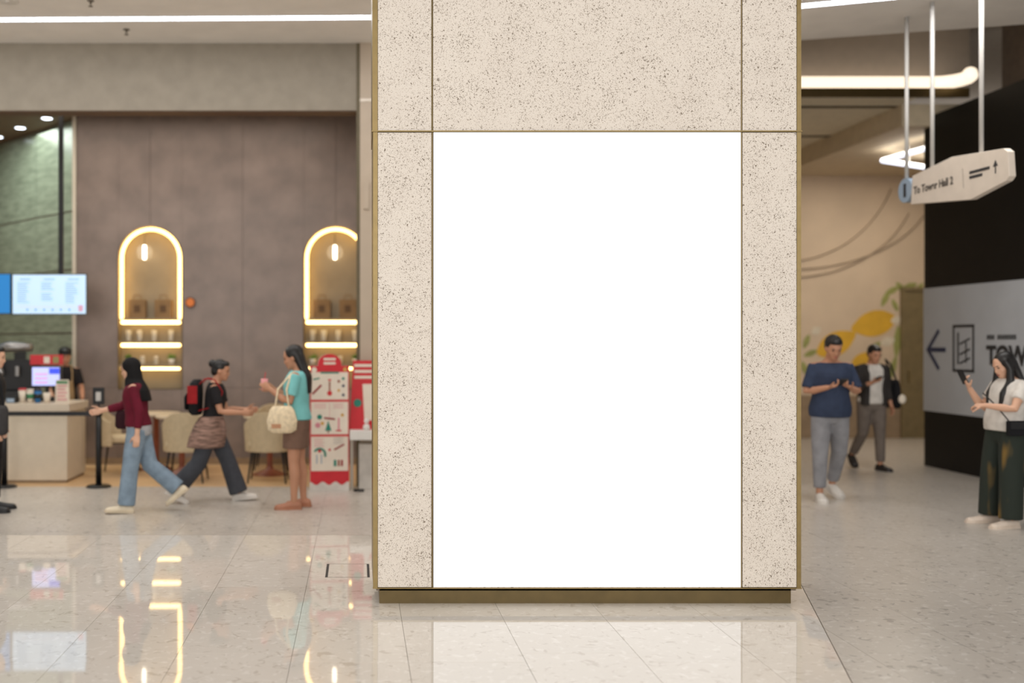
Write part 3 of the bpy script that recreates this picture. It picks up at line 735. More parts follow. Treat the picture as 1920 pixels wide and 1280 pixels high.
# stanchions + belt
def stanchion(x, y, lab, board):
    t = thing('stanchion_post', lab, 'stanchion', (x, y, 0))
    MB().lathe([(.14, 0), (.14, .012), (.12, .025), (.035, .035), (.001, .035)], n=28).build('base', BLACK, t, smooth=True)
    MB().cyl((0,0,0), .034, .03, .89, 20).build('post', BLACK, t, smooth=True)
    MB().cyl((0,0,0), .040, .80, .89, 20).build('head', BLACK, t, smooth=True)
    if board:
        MB().box(-.065, .065, -.015, .015, .93, 1.12).build('sign_frame', BLACK, t, bevel=.005); MB().cyl((0,0,0), .012, .89, .94, 10).build('stem', BLACK, t)
        MB().box(-.028, .028, -.018, -.014, .97, 1.07).build('sign_symbol', mat('pale_symbol', (190, 186, 180), .5), t)
    return t
sty = EYE*FPX/(913-641)
stanchion(X_(185, sty), sty, 'black queue stanchion with small framed sign, beside the counter', 1)
stanchion(X_(8, sty), sty, 'black queue stanchion partly hidden by the figure at the left edge', 0)
tag(MB().box(X_(8, sty)+.035, X_(185, sty)-.035, sty-.004, sty+.004, .80, .85).build('queue_belt', BLACKP), 'black queue belt stretched between the two stanchions', 'belt')

# ================================================================== CHAIRS, TABLES
UPH = mat('beige_upholstery', (190, 172, 140), .75, var=.04, scale=20)
WOODR = mat('red_brown_wood', (128, 66, 42), .45, var=.1, scale=10); TOPM = mat('pale_table_top', (206, 190, 164), .4, var=.03)
def chair(x, y, rz, lab):
    t = thing('cafe_chair', lab, 'chair', (x, y, 0), rz, group='beige cafe chairs')
    MB().box(-.22, .22, -.2, .24, .40, .48).build('seat', UPH, t, bevel=.03)
    # wrap-round back shell: open to +y
    n = 20; vs = []; fs = []
    for k in range(n+1):
        a = PI*(1.0+k/n); ca, sa = math.cos(a), math.sin(a)
        side = abs(ca); top = .82-.16*side**3; yb = -.02
        for r, z in ((.225, .36), (.265, .36), (.285, top), (.25, top)):
            vs.append((r*ca, yb+r*.92*sa+(0), z))
    for k in range(n):
        p = 4*k; q = p+4
        for j in range(4): fs.append((p+j, p+(j+1) % 4, q+(j+1) % 4, q+j))
    fs += [(0, 1, 2, 3), (4*n, 4*n+3, 4*n+2, 4*n+1)]
    MB().add(vs, fs).build('backrest', UPH, t, smooth=False, bevel=.008)
    for sx in (-1, 1):
        for sy_ in (-1, 1):
            MB().tube([(sx*.17, sy_*.16, .40), (sx*.22, sy_*.22, 0.006)], [.014, .010], 8).build('leg', BLACK, t, smooth=True)
    MB().box(-.17, .17, -.17, .17, .385, .402).build('seat_frame', BLACK, t)
    return t
chair(X_(350, 12.5), 12.5, 0, 'beige shell chair seen from behind, between the two walking figures')
chair(X_(503, 12.5), 12.5, 0, 'beige shell chair seen from behind, left of the woman in teal')
chair(X_(222, 13.2), 13.2, -PI/2, 'beige shell chair behind the walker in the maroon top')
chair(X_(512, 13.75), 13.75, PI, 'beige shell chair facing out from the brown wall')
def table(x, y, lab, r=.32):
    t = thing('pedestal_table', lab, 'table', (x, y, 0), group='round cafe tables')
    MB().lathe([(.001, .70), (r, .70), (r+.005, .712), (r, .73), (.001, .73)], n=32).build('table_top', TOPM, t, smooth=False)
    MB().lathe([(.22, 0), (.21, .012), (.05, .07), (.035, .12), (.035, .68), (.10, .70), (.001, .70)], n=24).build('pedestal', WOODR, t, smooth=True)
    return t
table(X_(341, 13.12), 13.12, 'pale round table with red-brown pedestal behind the chair between the walkers')
table(X_(290, 13.55), 13.66, 'pale round table by the wall behind the maroon-topped walker', .30)
table(X_(506, 13.12), 13.12, 'pale round table with red-brown pedestal beside the woman in teal')

# ================================================================== RED STANDEE AND PROMO TABLE
REDB = mat('standee_red', (204, 34, 46), .5, var=.04); CARD = mat('standee_card', (232, 220, 204), .6, var=.02); CARDE = mat('standee_edge', (214, 208, 200), .6)
TEAL = mat('teal_print', (40, 130, 112), .6); BRN = mat('brown_print', (150, 90, 70), .6); DRED = mat('dark_red_print', (150, 36, 42), .6); GLD = mat('gold_print', (206, 160, 80), .6)
sdy = 11.68
st = thing('promo_standee', 'tall red and white printed cardboard standee with arched top', 'standee', (X_(618, sdy), sdy, 0), rz=.10)
w = .215; h = 1.37
out = [(-w, .0), (w, .0), (w, h), (.13, h)]+[(.13*math.cos(a), h+.02+.11*math.sin(a)) for a in [PI*k/12 for k in range(13)]]+[(-.13, h), (-w, h)]
MB().prism(out, (0, .05, 0), (1,0,0), (0,0,1), .05).build('board', CARDE, st)
def sp(poly, name, m, lv): return MB().prism(poly, (0, -.0005, 0), (1,0,0), (0,0,1), .0012*lv).build(name, m, st)
def rc(x0, x1, z0, z1): return [(x0, z0), (x1, z0), (x1, z1), (x0, z1)]
scal = [(-w, .11)]+[(-w+2*w*k/16, .085+.02*math.cos(k*PI/2.6)) for k in range(17)]+[(w, h)]+out[3:-2]+[(-.13, h), (-w, h)]
sp(scal, 'red_face', REDB, 1)
for z0, z1 in ((1.0, 1.30), (.62, .975), (.22, .595)): sp(rc(-w+.012, w-.012, z0, z1), 'print_panel', CARD, 2)
for z0 in (1.43, 1.385): sp(rc(-.065, .065, z0, z0+.025), 'header_line', CARD, 2)
sp(rc(-.10, .10, 1.285, 1.305), 'header_line', TEAL, 3)
def dot(x, z, r, m, lv=3, sq=1): return sp([(x+r*math.cos(2*PI*k/12), z+r*sq*math.sin(2*PI*k/12)) for k in range(12)], 'print_motif', m, lv)
def bar(x0, z0, x1, z1, w_, m): return sp(seg2((x0, z0), (x1, z1), w_), 'print_motif', m, 3)
bar(-.19, 1.06, -.09, 1.16, .022, DRED); bar(.0, 1.06, .0, 1.2, .018, BRN); dot(.0, 1.07, .028, RED, 4); dot(.0, 1.215, .02, RED, 4, .5); bar(-.18, 1.22, -.11, 1.235, .016, TEAL)
for x, z, m_ in ((.1, 1.2, BRN), (.15, 1.23, TEAL), (.15, 1.15, NAVY), (.1, 1.1, GLD), (.15, 1.05, NAVY)): dot(x, z, .016, m_)
bar(-.06, .80, .06, .785, .02, DRED); dot(-.11, .81, .028, TEAL); dot(-.13, .72, .03, PINK); dot(-.08, .74, .02, GLD); dot(.14, .83, .018, GLD); bar(.1, .67, .1, .8, .02, PINK)
bar(.07, .66, .13, .66, .016, RED); bar(0, .8, 0, .96, .004, PINK)
sp([(-.05, .66), (.02, .66), (-.015, .77)], 'print_motif', TEAL, 4); bar(-.015, .635, -.015, .66, .016, BRN)
arc = [(-.11+.075*math.cos(a), .40+.075*math.sin(a)) for a in [-.4+k*.25 for k in range(13)]]; arc += [(-.11+.05*math.cos(a), .40+.05*math.sin(a)) for a in [-.4+k*.25 for k in range(12, -1, -1)]]
sp(arc, 'print_motif', TEAL, 3); dot(-.11, .44, .02, RED); bar(-.14, .3, -.14, .4, .012, LIGHTBLUE); bar(-.09, .3, -.09, .4, .012, LIGHTBLUE)
bar(.05, .45, .16, .51, .018, DRED); dot(.0, .45, .014, RED); bar(.06, .27, .06, .34, .03, TEAL); bar(.1, .27, .1, .34, .024, BRN); bar(.135, .27, .135, .34, .024, DRED)
for k in range(5): bar(-.17, .57-.02*k, -.06-.02*(k % 2), .57-.02*k, .005, PINK)
for k in range(4): bar(.04, .58-.02*k, .16-.02*(k % 2), .58-.02*k, .005, mat('grey_print', (170, 164, 160), .6))
for k in range(3): bar(-.17, .95-.02*k, -.04, .95-.02*k, .005, PINK); bar(.04, .95-.02*k, .15, .95-.02*k, .005, PINK)
dot(-.17, 1.325, .03, CARD, 4); dot(.17, 1.33, .022, GLD, 4)
MB().box(-.12, .12, .05, .30, 0, .012).build('foot', CARDE, st); MB().prism([(0, 0), (.25, 0), (0, .5)], (0, .05, .012), (0,1,0), (0,0,1), .008).build('strut', CARDE, st)
pty = 11.76
pt = thing('promo_table', 'white display table with red poster beside the standee', 'display table', (X_(690, pty), pty, 0))
tz_ = Z_(805, pty)
MB().box(-.20, .5, -.2, .2, tz_-.10, tz_).build('table_top', WHITEM, pt, bevel=.008)
MB().box(-.195, -.165, .14, .18, 0, tz_-.10).build('leg', WHITEM, pt); MB().box(.45, .48, .14, .18, 0, tz_-.10).build('leg', WHITEM, pt)
MB().box(-.10, .42, .06, .18, 0, .5).build('base_box', CARDE, pt)
MB().cyl((-.1, -.1, 0), .06, 0, .02, 14).build('foot', BLACKP, pt)
ps = thing('promo_poster', 'red promotional poster with white heading standing on the white table', 'poster', (X_(690, pty), pty+.05, tz_))
MB().prism([(-.205, .0), (.4, 0), (.42, .76), (-.165, .76)], (0, 0, 0), (1,0,0), (0,0,1), .012).build('board', REDB, ps)
for k in range(3): MB().box(-.15, .1, -.015, -.011, .69-.065*k, .72-.065*k).build('heading_line', CARD, ps)
MB().prism([(-.115+.045*math.cos(2*PI*k/16), .29+.045*math.sin(2*PI*k/16)) for k in range(16)], (0, -.012, 0), (1,0,0), (0,0,1), .003).build('round_mark', TEAL, ps)
MB().prism([(-.04, .10), (.12, .10), (.16, .5), (-.06, .5)], (0, -.012, 0), (1,0,0), (0,0,1), .002).build('cup_print', CARD, ps)
t = thing('snow_figurine', 'small white figurine on the white promo table', 'figurine', (X_(687, pty), pty-.09, tz_))
MB().lathe([(.03, 0), (.04, .03), (.03, .065), (.02, .075), (.03, .1), (.02, .125), (.001, .13)], n=16).build('body', WHITEM, t, smooth=True); MB().tube([(-.028, -.01, .072), (.028, -.01, .072)], .012, 8).build('scarf', RED, t)

#PEOPLE#
# ================================================================== PEOPLE
SKIN1 = mat('skin_tan', (190, 138, 108), .5, var=.03); SKIN2 = mat('skin_light', (214, 168, 140), .5, var=.03)
HAIR = mat('black_hair', (22, 19, 18), .45, var=.1, scale=40, stretch=(6, 6, 1)); EYE_M = mat('eye_dark', (30, 24, 22), .2); LIP = mat('lip_rose', (170, 92, 84), .5)
def fabric(n, c, **k): return mat(n, c, .8, var=k.pop('var', .06), scale=k.pop('scale', 14), bump=.12, spec=.25, **k)
PROF = [(.80,.085,.075,-.01),(.86,.150,.105,-.012),(.93,.166,.112,-.012),(1.0,.155,.103,-.004),(1.08,.135,.09,.002),(1.17,.142,.096,.004),(1.27,.162,.110,.008),(1.34,.166,.104,.004),(1.39,.150,.086,-.004),(1.425,.105,.07,-.012),(1.45,.06,.058,-.012)]
def prof(z):
    if z <= PROF[0][0]: return PROF[0][1:]
    for p, q in zip(PROF, PROF[1:]):
        if z <= q[0]:
            t = (z-p[0])/(q[0]-p[0]); return tuple(p[i]+(q[i]-p[i])*t for i in (1, 2, 3))
    return PROF[-1][1:]
class Person:
    def __init__(s, label, H, x, y, rz, skin, lean=0, wm=1, L=(0,2,3,0), R=(0,2,3,0), aL=((-.12,.05,-1),(-.05,.25,-1)), aR=((.12,.05,-1),(.05,.25,-1)), pitch=0, yaw=0, handL=None, handR=None, curl=.5):
        s.k = H/1.7; s.wm = wm; s.skin = skin
        s.root = thing('person', label, 'person', (x, y, 0), math.radians(rz))
        s.leg = {}
        mz = 9
        for sg, (th, kn, ab, fp) in ((-1, L), (1, R)):
            a = math.radians(th); b = math.radians(th-kn); ab = math.radians(ab)
            hip = Vector((sg*.088*wm, 0, .90))
            d1 = Vector((sg*math.sin(ab), math.sin(a)*math.cos(ab), -math.cos(a)*math.cos(ab))); d2 = Vector((sg*math.sin(ab)*.3, math.sin(b), -math.cos(b))).normalized()
            kne = hip+d1*.41; ank = kne+d2*.405; p = math.radians(fp)
            f = Vector((sg*.16, math.cos(p), -math.sin(p))).normalized(); w = Vector((1, 0, 0)); w = (w-f*w.dot(f)).normalized(); u = w.cross(f)
            heel = ank-u*.085-f*.06; toe = ank-u*.085+f*.17
            mz = min(mz, heel.z, toe.z); s.leg[sg] = [hip, kne, ank, f, w, u]
        dz = Vector((0, 0, -mz))
        for v in s.leg.values():
            for i in range(3): v[i] = v[i]+dz
        s.piv = Vector((0, 0, .93))+dz; s.dz = dz
        s.Rt = Matrix.Rotation(-math.radians(lean), 3, 'X')
        s.Rh = Matrix.Rotation(math.radians(yaw), 3, 'Z') @ Matrix.Rotation(-math.radians(pitch), 3, 'X')
        s.hc = s.T((0, 0, 1.475))+s.Rh@Vector((0, .018, .112))
        s.arm = {}
        for sg, (u, f) in ((-1, aL), (1, aR)):
            u = s.Rt@Vector(u).normalized(); f = s.Rt@Vector(f).normalized()
            sh = s.T((sg*.172*wm, -.005, 1.375)); el = sh+u*.275; wr = el+f*.24
            s.arm[sg] = (sh, el, wr, f)
        s.hand = {-1: handL, 1: handR}; s.curl = curl
        s.body()
    def T(s, p): p = Vector(p); return s.piv+s.Rt@(p+s.dz-s.piv)
    def Hd(s, p): return s.hc+s.Rh@Vector(p)
    def put(s, mb, name, m, parent=None, vox=.011, sm=4):
        return mb.xf(Matrix.Scale(s.k, 4)).build(name, m, parent or s.root, remesh=vox, sm=sm)
    def torso(s, mb, z0, z1, ex=0, n=9, flare=0, belly=0):
        rings = []
        for i in range(n+1):
            z = z0+(z1-z0)*i/n; a, b, yo = prof(z); fl = flare*(1-i/n)
            bl = belly*math.exp(-((z-1.06)/.10)**2)
            rings.append((s.T((0, yo+bl*.6, z)), s.Rt@Vector((a*s.wm+ex+fl, 0, 0)), s.Rt@Vector((0, b*(.5+.5*s.wm)+ex+fl+bl, 0))))
        mb.loft(rings, 24); return mb
    def handmesh(s, mb, sg):
        sh, el, wr, f = s.arm[sg]
        h, n = s.hand[sg] or (f, None)
        h = Vector(h).normalized()
        n = Vector(n) if n is not None else Vector((-sg, .1, 0))
        n = (n-h*n.dot(h)).normalized(); w = h.cross(n)
        ts = 1
        if (w.dot(Vector((0, 1, .3)))) < 0: ts = -1
        w = w*ts                         # thumb side
        mb.loft([(wr-h*.02, w*.024, n*.02), (wr+h*.02, w*.034, n*.018), (wr+h*.06, w*.042, n*.016), (wr+h*.095, w*.040, n*.013)], 14)
        for i, L_ in enumerate((.066, .078, .072, .056)):
            b = wr+h*.085+w*(.031-.0205*i)
            c = s.curl*(1+.1*i); d1 = (h*math.cos(c*.6)+n*math.sin(c*.6)); d2 = (h*math.cos(c*1.5)+n*math.sin(c*1.5)); d3 = (h*math.cos(c*2.2)+n*math.sin(c*2.2))
            p1 = b+d1*L_*.5; p2 = p1+d2*L_*.32; p3 = p2+d3*L_*.22
            mb.tube([b-h*.02, b, p1, p2, p3], [.0095, .0095, .009, .0085, .0075], 8)
        b = wr+h*.03+w*.03; d = (h*.62+w*.62+n*.45).normalized(); e = (h*.85+w*.2+n*.5).normalized()
        mb.tube([b-w*.01, b+d*.03, b+d*.045+e*.025, b+d*.05+e*.045], [.014, .0125, .0105, .009], 8)
    def body(s):
        mb = MB(); s.torso(mb, .80, 1.45, 0, 12)
        mb.tube([s.T((0, -.012, 1.40)), s.T((0, -.005, 1.47)), s.Hd((0, -.012, -.055))], [.060, .053, .052], 14)
        HR = [(-.112,.022,.022,.062),(-.10,.038,.042,.05),(-.07,.054,.066,.03),(-.03,.066,.086,.010),(.01,.072,.095,.0),(.05,.073,.097,-.006),(.08,.064,.085,-.010),(.10,.047,.062,-.012),(.113,.022,.03,-.012)]
        mb.loft([(s.Hd((0, y, z)), s.Rh@Vector((a, 0, 0)), s.Rh@Vector((0, b, 0))) for z, a, b, y in HR], 18)
        R3 = s.Rh
        mb.ell(s.Hd((0, .098, -.028)), (.013, .017, .020), R3, 10, 6); mb.ell(s.Hd((0, .092, -.005)), (.009, .014, .026), R3, 10, 6)
        mb.ell(s.Hd((0, .083, -.066)), (.022, .014, .012), R3, 10, 6); mb.ell(s.Hd((0, .088, .028)), (.048, .012, .010), R3, 10, 6)
        for sg in (-1, 1):
            mb.ell(s.Hd((sg*.073, -.004, -.012)), (.010, .022, .032), R3, 10, 6)
            mb.ell(s.Hd((sg*.038, .060, -.030)), (.022, .024, .022), R3, 10, 6)
            sh, el, wr, f = s.arm[sg]; hip, kn, an, ff, w, u = s.leg[sg]
            mb.tube([s.T((sg*.10*s.wm, -.005, 1.375)), sh, sh.lerp(el, .45), el, el.lerp(wr, .3), wr], [.052, .052, .046, .037, .039, .026], 14)
            s.handmesh(mb, sg)
            mb.tube([hip+Vector((0, -.01, .02)), hip.lerp(kn, .3), kn.lerp(hip, .1), kn, kn.lerp(an, .3)-Vector((0, .012, 0)), an.lerp(kn, .15), an], [.092, .084, .060, .055, .056, .036, .035], 16)
            mb.loft([(an-u*.045-ff*.06, w*.026, u*.038), (an-u*.045-ff*.02, w*.032, u*.042), (an-u*.055+ff*.06, w*.036, u*.032), (an-u*.068+ff*.13, w*.038, u*.02), (an-u*.074+ff*.165, w*.028, u*.012)], 14)
        s.put(mb, 'body', s.skin, vox=.0085, sm=3)
        for sg in (-1, 1):
            MB().ell(s.Hd((sg*.030, .0835, .004)), (.013, .008, .0065), R3, 10, 6).xf(Matrix.Scale(s.k, 4)).build('eye', EYE_M, s.root, smooth=True)
            MB().ell(s.Hd((sg*.031, .090, .026)), (.019, .007, .004), R3, 10, 6).xf(Matrix.Scale(s.k, 4)).build('eyebrow', HAIR, s.root, smooth=True)
        MB().ell(s.Hd((0, .093, -.066)), (.021, .008, .007), R3, 10, 6).xf(Matrix.Scale(s.k, 4)).build('lips', LIP, s.root, smooth=True)
    # ---- clothing
    def shirt(s, m, hem=.86, sleeve=.55, ex=.016, flare=.012, name='shirt', top=1.435, belly=0, fore=0):
        mb = MB(); s.torso(mb, hem, top, ex, 12, flare, belly)
        for sg in (-1, 1) if sleeve else ():
            sh, el, wr, f = s.arm[sg]
            pts = [s.T((sg*.09*s.wm, -.005, 1.375)), sh, sh.lerp(el, min(sleeve, 1))]; r = [.050, .058, .063]
            if fore: pts += [el.lerp(wr, fore*.4), el.lerp(wr, fore)]; r = [.050, .058, .056, .052, .042]
            mb.tube(pts, r, 14, rnd=False)
        return s.put(mb, name, m, vox=.012)
    def trousers(s, m, rads=(.112, .098, .075, .065), waist=1.0, length=.95, name='trousers'):
        mb = MB(); s_ = s
        s.torso(mb, .80, waist, .014, 7)
        for sg in (-1, 1):
            hip, kn, an, ff, w, u = s.leg[sg]
            if length <= .5: pts = [hip+Vector((0, -.01, .03)), hip.lerp(kn, length), hip.lerp(kn, length*2)]; r = rads[:3]
            else:
                e = kn.lerp(an, (length-.5)*2); pts = [hip+Vector((0, -.01, .03)), hip.lerp(kn, .5), kn, kn.lerp(e, .5), e]; r = [rads[0], rads[1], rads[2], (rads[2]+rads[3])/2, rads[3]]
            mb.tube(pts, r, 16, rnd=False)
        return s.put(mb, name, m, vox=.012)
    def shoes(s, m, sole=None, big=1.0, name='shoe'):
        for sg in (-1, 1):
            hip, kn, an, f, w, u = s.leg[sg]; g_ = an-u*.085
            mb = MB()
            mb.loft([(g_+f*y*big+u*h*.5, w*hw*big, u*h*.56) for y, hw, h in ((-.082,.020,.05),(-.07,.032,.075),(-.03,.037,.09),(.03,.041,.085),(.09,.050,.066),(.14,.052,.056),(.18,.046,.05),(.203,.026,.038))], 18)
            o = s.put(mb, name, m, vox=.009, sm=3)
            mb = MB()
            for_ = [(-.085,.022),(-.07,.036),(0,.041),(.09,.053),(.15,.055),(.19,.046),(.21,.022)]
            poly = [(y*big, hw*big) for y, hw in for_]+[(y*big, -hw*big) for y, hw in for_[::-1]]
            P = [g_+f*a+w*b for a, b in poly]; k = len(P)
            mb.add(P+[p+u*.022 for p in P], [tuple(range(k)), tuple(range(2*k-1, k-1, -1))]+[(i, (i+1) % k, k+(i+1) % k, k+i) for i in range(k)])
            mb.xf(Matrix.Scale(s.k, 4)).build('sole', sole or m, o)
    def hair_short(s, m=None):
        mb = MB(); mb.ell(s.Hd((0, -.022, .040)), (.086, .100, .088), s.Rh, 18, 12); mb.ell(s.Hd((0, -.055, -.01)), (.074, .062, .075), s.Rh, 14, 9)
        mb.ell(s.Hd((0, .045, .085)), (.062, .045, .034), s.Rh, 14, 9); return s.put(mb, 'hair', m or HAIR, vox=.011, sm=3)
    def hair_long(s, zend=1.20, front=False, wide=.085):
        mb = MB(); mb.ell(s.Hd((0, -.022, .036)), (.088, .104, .094), s.Rh, 18, 12)
        a = s.Hd((0, -.05, .0)); b = s.T((0, -.10, 1.38)); c = s.T((0, -.125, zend))
        mb.loft([(s.Hd((0, -.03, .05)), s.Rh@Vector((.085, 0, 0)), s.Rh@Vector((0, .085, 0))), (a, s.Rh@Vector((wide+.002, 0, 0)), s.Rh@Vector((0, .07, 0))), (s.Hd((0, -.06, -.09)), Vector((wide, 0, 0)), Vector((0, .06, 0))), (b, Vector((wide*1.12, 0, 0)), Vector((0, .05, 0))), (b.lerp(c, .5), Vector((wide*1.1, 0, 0)), Vector((0, .04, 0))), (c, Vector((wide*.8, 0, 0)), Vector((0, .025, 0)))], 18)
        if front:
            for sg in (-1, 1):
                mb.tube([s.Hd((sg*.07, .02, .05)), s.Hd((sg*.088, .015, -.03)), s.T((sg*.10, .06, 1.40)), s.T((sg*.10, .125, 1.28)), s.T((sg*.09, .14, 1.14))], [.03, .034, .04, .034, .016], 10)
        return s.put(mb, 'hair', HAIR, vox=.011, sm=3)
    def W(s, p): return s.root.matrix_basis@(Vector(p)*s.k)
    def held(s, sg, off=.07):
        sh, el, wr, f = s.arm[sg]; h, n = s.hand[sg] or (f, Vector((-sg, .1, 0))); return wr+Vector(h).normalized()*off, Vector(h).normalized(), Vector(n)
def frame_matrix(o, x, y, z): return Matrix(((x.x, y.x, z.x, o.x), (x.y, y.y, z.y, o.y), (x.z, y.z, z.z, o.z), (0, 0, 0, 1)))
def phone(label, P, centre, n, up):
    # n = back of the phone (towards the palm), in the person's own frame
    n = Vector(n).normalized(); up = Vector(up); up = (up-n*up.dot(n)).normalized(); x = up.cross(n)
    Rz = P.root.matrix_basis.to_3x3()
    o = thing('mobile_phone', label, 'phone'); bpy.context.view_layer.update()
    M = P.root.matrix_basis
    o.matrix_basis = frame_matrix(M@(Vector(centre)*P.k), Rz@x, Rz@up, Rz@n)
    MB().box(-.037, .037, -.075, .075, -.004, .004).build('case', BLACKP, o, bevel=.003)
    MB().box(-.033, .033, -.07, .07, -.0046, -.0038).build('screen', mat('phone_glass', (40, 44, 52), .1), o)
    MB().box(-.03, -.008, .04, .068, .004, .006).build('camera_bump', BLACKP, o)
def bag_body(rings, n=18): return MB().loft(rings, n)

# ---- walker in maroon top (left), heading left
p = Person('person walking left in black headscarf, maroon top and wide blue jeans', 1.48, -2.11, 10.26, 90, SKIN2, lean=4, L=(9, 3, 2, -4), R=(-16, 34, 2, 38),
    aL=((-.16, -.25, -1), (-.1, .15, -1)), aR=((.1, .75, -.8), (-.1, 1, -.15)), pitch=14)
p.trousers(fabric('blue_denim', (128, 146, 162), var=.08), (.112, .104, .092, .098), 1.02, 1.0)
p.shirt(fabric('grey_cotton', (168, 168, 170)), .84, 0, .018, .012, 'undershirt', 1.30, )
p.shirt(fabric('maroon_knit', (98, 18, 38)), .95, 1, .026, .014, 'top', 1.43, fore=.75)
p.shoes(mat('cream_rubber', (226, 212, 186), .6), mat('cream_sole', (206, 190, 164), .6), 1.08, 'clog')
mb = MB(); mb.ell(p.Hd((0, -.018, .030)), (.092, .108, .100), p.Rh, 18, 12)
mb.loft([(p.Hd((0, -.03, .04)), (.092,0,0), (0,.09,0)), (p.Hd((0, -.026, -.07)), (.094,0,0), (0,.088,0)), (p.Hd((0, -.01, -.12)), (.092,0,0), (0,.102,0)), (p.T((0, -.005, 1.42)), (.135,0,0), (0,.115,0)), (p.T((0, -.02, 1.34)), (.178,0,0), (0,.135,0)), (p.T((0, -.09, 1.22)), (.14,0,0), (0,.085,0))], 20)
p.put(mb, 'headscarf', fabric('black_scarf', (20, 19, 20)), vox=.012)
c, h, n = p.held(1, .06)
bg_ = thing('wrist_pouch', 'dark maroon pouch carried by the walker in the maroon top', 'pouch', tuple(p.W(p.T((.17, .19, 1.02)))), math.radians(90))
MB().loft([((0,0,-.09), (.03,0,0), (0,.06,0)), ((0,0,-.06), (.045,0,0), (0,.085,0)), ((0,0,.05), (.04,0,0), (0,.08,0)), ((0,0,.09), (.02,0,0), (0,.06,0))], 18).build('body', fabric('dark_maroon', (48, 18, 26)), bg_, smooth=True)
MB().tube([(0, -.05, .08), (0, -.03, .16), (0, .03, .16), (0, .05, .08)], .006, 8).build('strap', BLACKP, bg_)

# ---- walker with backpack heading right
p = Person('person walking right with dark grey trousers and a striped shirt tied at the waist', 1.50, -1.49, 10.9, -90, SKIN1, lean=7, L=(25, 6, 2, -6), R=(-19, 22, 2, 26),
    aL=((-.1, .5, -1), (0, 1, .1)), aR=((.14, .45, -1), (-.15, 1, .05)), pitch=12)
p.trousers(fabric('charcoal_cotton', (66, 68, 74)), (.112, .104, .098, .112), 1.02, 1.0)
p.shirt(fabric('black_cotton', (30, 28, 30)), .95, .7, .016, .01)
p.shoes(mat('white_leather', (214, 208, 200), .5), None, 1.05)
p.hair_short(); mb = MB(); mb.ell(p.Hd((0, -.11, .055)), (.05, .05, .05), p.Rh, 14, 9); p.put(mb, 'hair_bun', HAIR, vox=.01, sm=2)
PLAID = fabric('striped_flannel', (140, 112, 100), var=.32, scale=9, stretch=(1, 1, 7))
mb = MB(); mb.loft([(p.T((0, -.01, 1.05)), (.175,0,0), (0,.13,0)), (p.T((0, -.02, .95)), (.215,0,0), (0,.18,0)), (p.T((0, -.03, .80)), (.235,0,0), (0,.215,0)), (p.T((0, -.04, .68)), (.23,0,0), (0,.22,0))], 22)
mb.tube([p.T((.05, .12, 1.0)), p.T((.09, .16, .9)), p.T((.08, .15, .78))], [.03, .035, .02], 10); p.put(mb, 'tied_shirt', PLAID, vox=.012)
bk = thing('backpack', 'black backpack with red panel on the walker heading right', 'backpack', tuple(p.W(p.T((0, -.19, 1.04)))), math.radians(-90))
BKM = fabric('black_nylon', (24, 24, 27)); REDN = fabric('red_nylon', (150, 30, 34))
MB().loft([((0, 0, 0), (.12,0,0), (0,.05,0)), ((0, -.01, .03), (.14,0,0), (0,.07,0)), ((0, -.012, .2), (.145,0,0), (0,.08,0)), ((0, 0, .32), (.12,0,0), (0,.065,0)), ((0, .01, .36), (.07,0,0), (0,.04,0))], 20).build('pack', BKM, bk, smooth=True)
MB().loft([((0, -.085, .05), (.09,0,0), (0,0,.0)), ((0, -.1, .06), (.10,0,0), (0,.02,0)), ((0, -.1, .18), (.10,0,0), (0,.022,0)), ((0, -.085, .22), (.09,0,0), (0,.012,0))], 18).build('front_pocket', BKM, bk, smooth=True)
for sx in (-1, 1):
    MB().tube([(sx*.09, .05, .32), (sx*.10, .10, .37), (sx*.10, .2, .36), (sx*.11, .28, .24), (sx*.12, .25, .1), (sx*.12, .05, .05)], .016, 8, flat=.4).build('shoulder_strap', REDN, bk, smooth=True)
    MB().box(sx*.148-.004, sx*.148+.004, -.07, .03, .12, .30).build('side_panel', REDN, bk)

# ---- woman in teal
p = Person('woman standing in teal tee and brown shorts with long black hair', 1.60, -.60, 10.48, 84, SKIN1, lean=-2, L=(2, 3, 1, 0), R=(-3, 3, 1, 0),
    aL=((-.16, .18, -1), (-.02, .85, .55)), aR=((.12, .3, -1), (-.3, .9, .5)), pitch=18, handL=((0, .8, .6), (.9, 0, 0)), handR=((-.3, .8, .5), (-.9, .2, 0)), curl=.8)
p.trousers(fabric('brown_linen', (120, 94, 80)), (.125, .122, .12), 1.03, .33, 'shorts')
p.shirt(fabric('teal_cotton', (126, 196, 196), var=.03), .93, .72, .024, .02)
p.hair_long(1.20, wide=.088)
p.shoes(mat('tan_leather', (176, 120, 92), .5), None, .98, 'sandal')
c, h, n = p.held(-1, .07)
cp = thing('drink_cup', 'small pink drink cup held by the woman in teal', 'cup', tuple(p.W(c+Vector((.03, .01, -.05)))))
MB().lathe([(.026, 0), (.036, .11), (.033, .11), (.001, .1)], n=18).build('body', mat('pink_cup', (222, 150, 150), .5), cp, smooth=True); MB().tube([(0,0,.1), (.01,0,.17)], .004, 6).build('straw', RED, cp)
bgl = thing('shoulder_bag', 'cream woven shoulder bag hanging beside the woman in teal', 'bag', tuple(p.W(p.T((-.26, .10, .80)))), math.radians(84))
BAGM = fabric('cream_canvas', (226, 208, 176), var=.08, scale=30)
MB().loft([((0, 0, 0), (.04,0,0), (0,.09,0)), ((0, 0, .03), (.06,0,0), (0,.14,0)), ((0, 0, .12), (.065,0,0), (0,.15,0)), ((0, 0, .22), (.05,0,0), (0,.12,0)), ((0, 0, .26), (.03,0,0), (0,.09,0))], 22).build('pouch', BAGM, bgl, smooth=True)
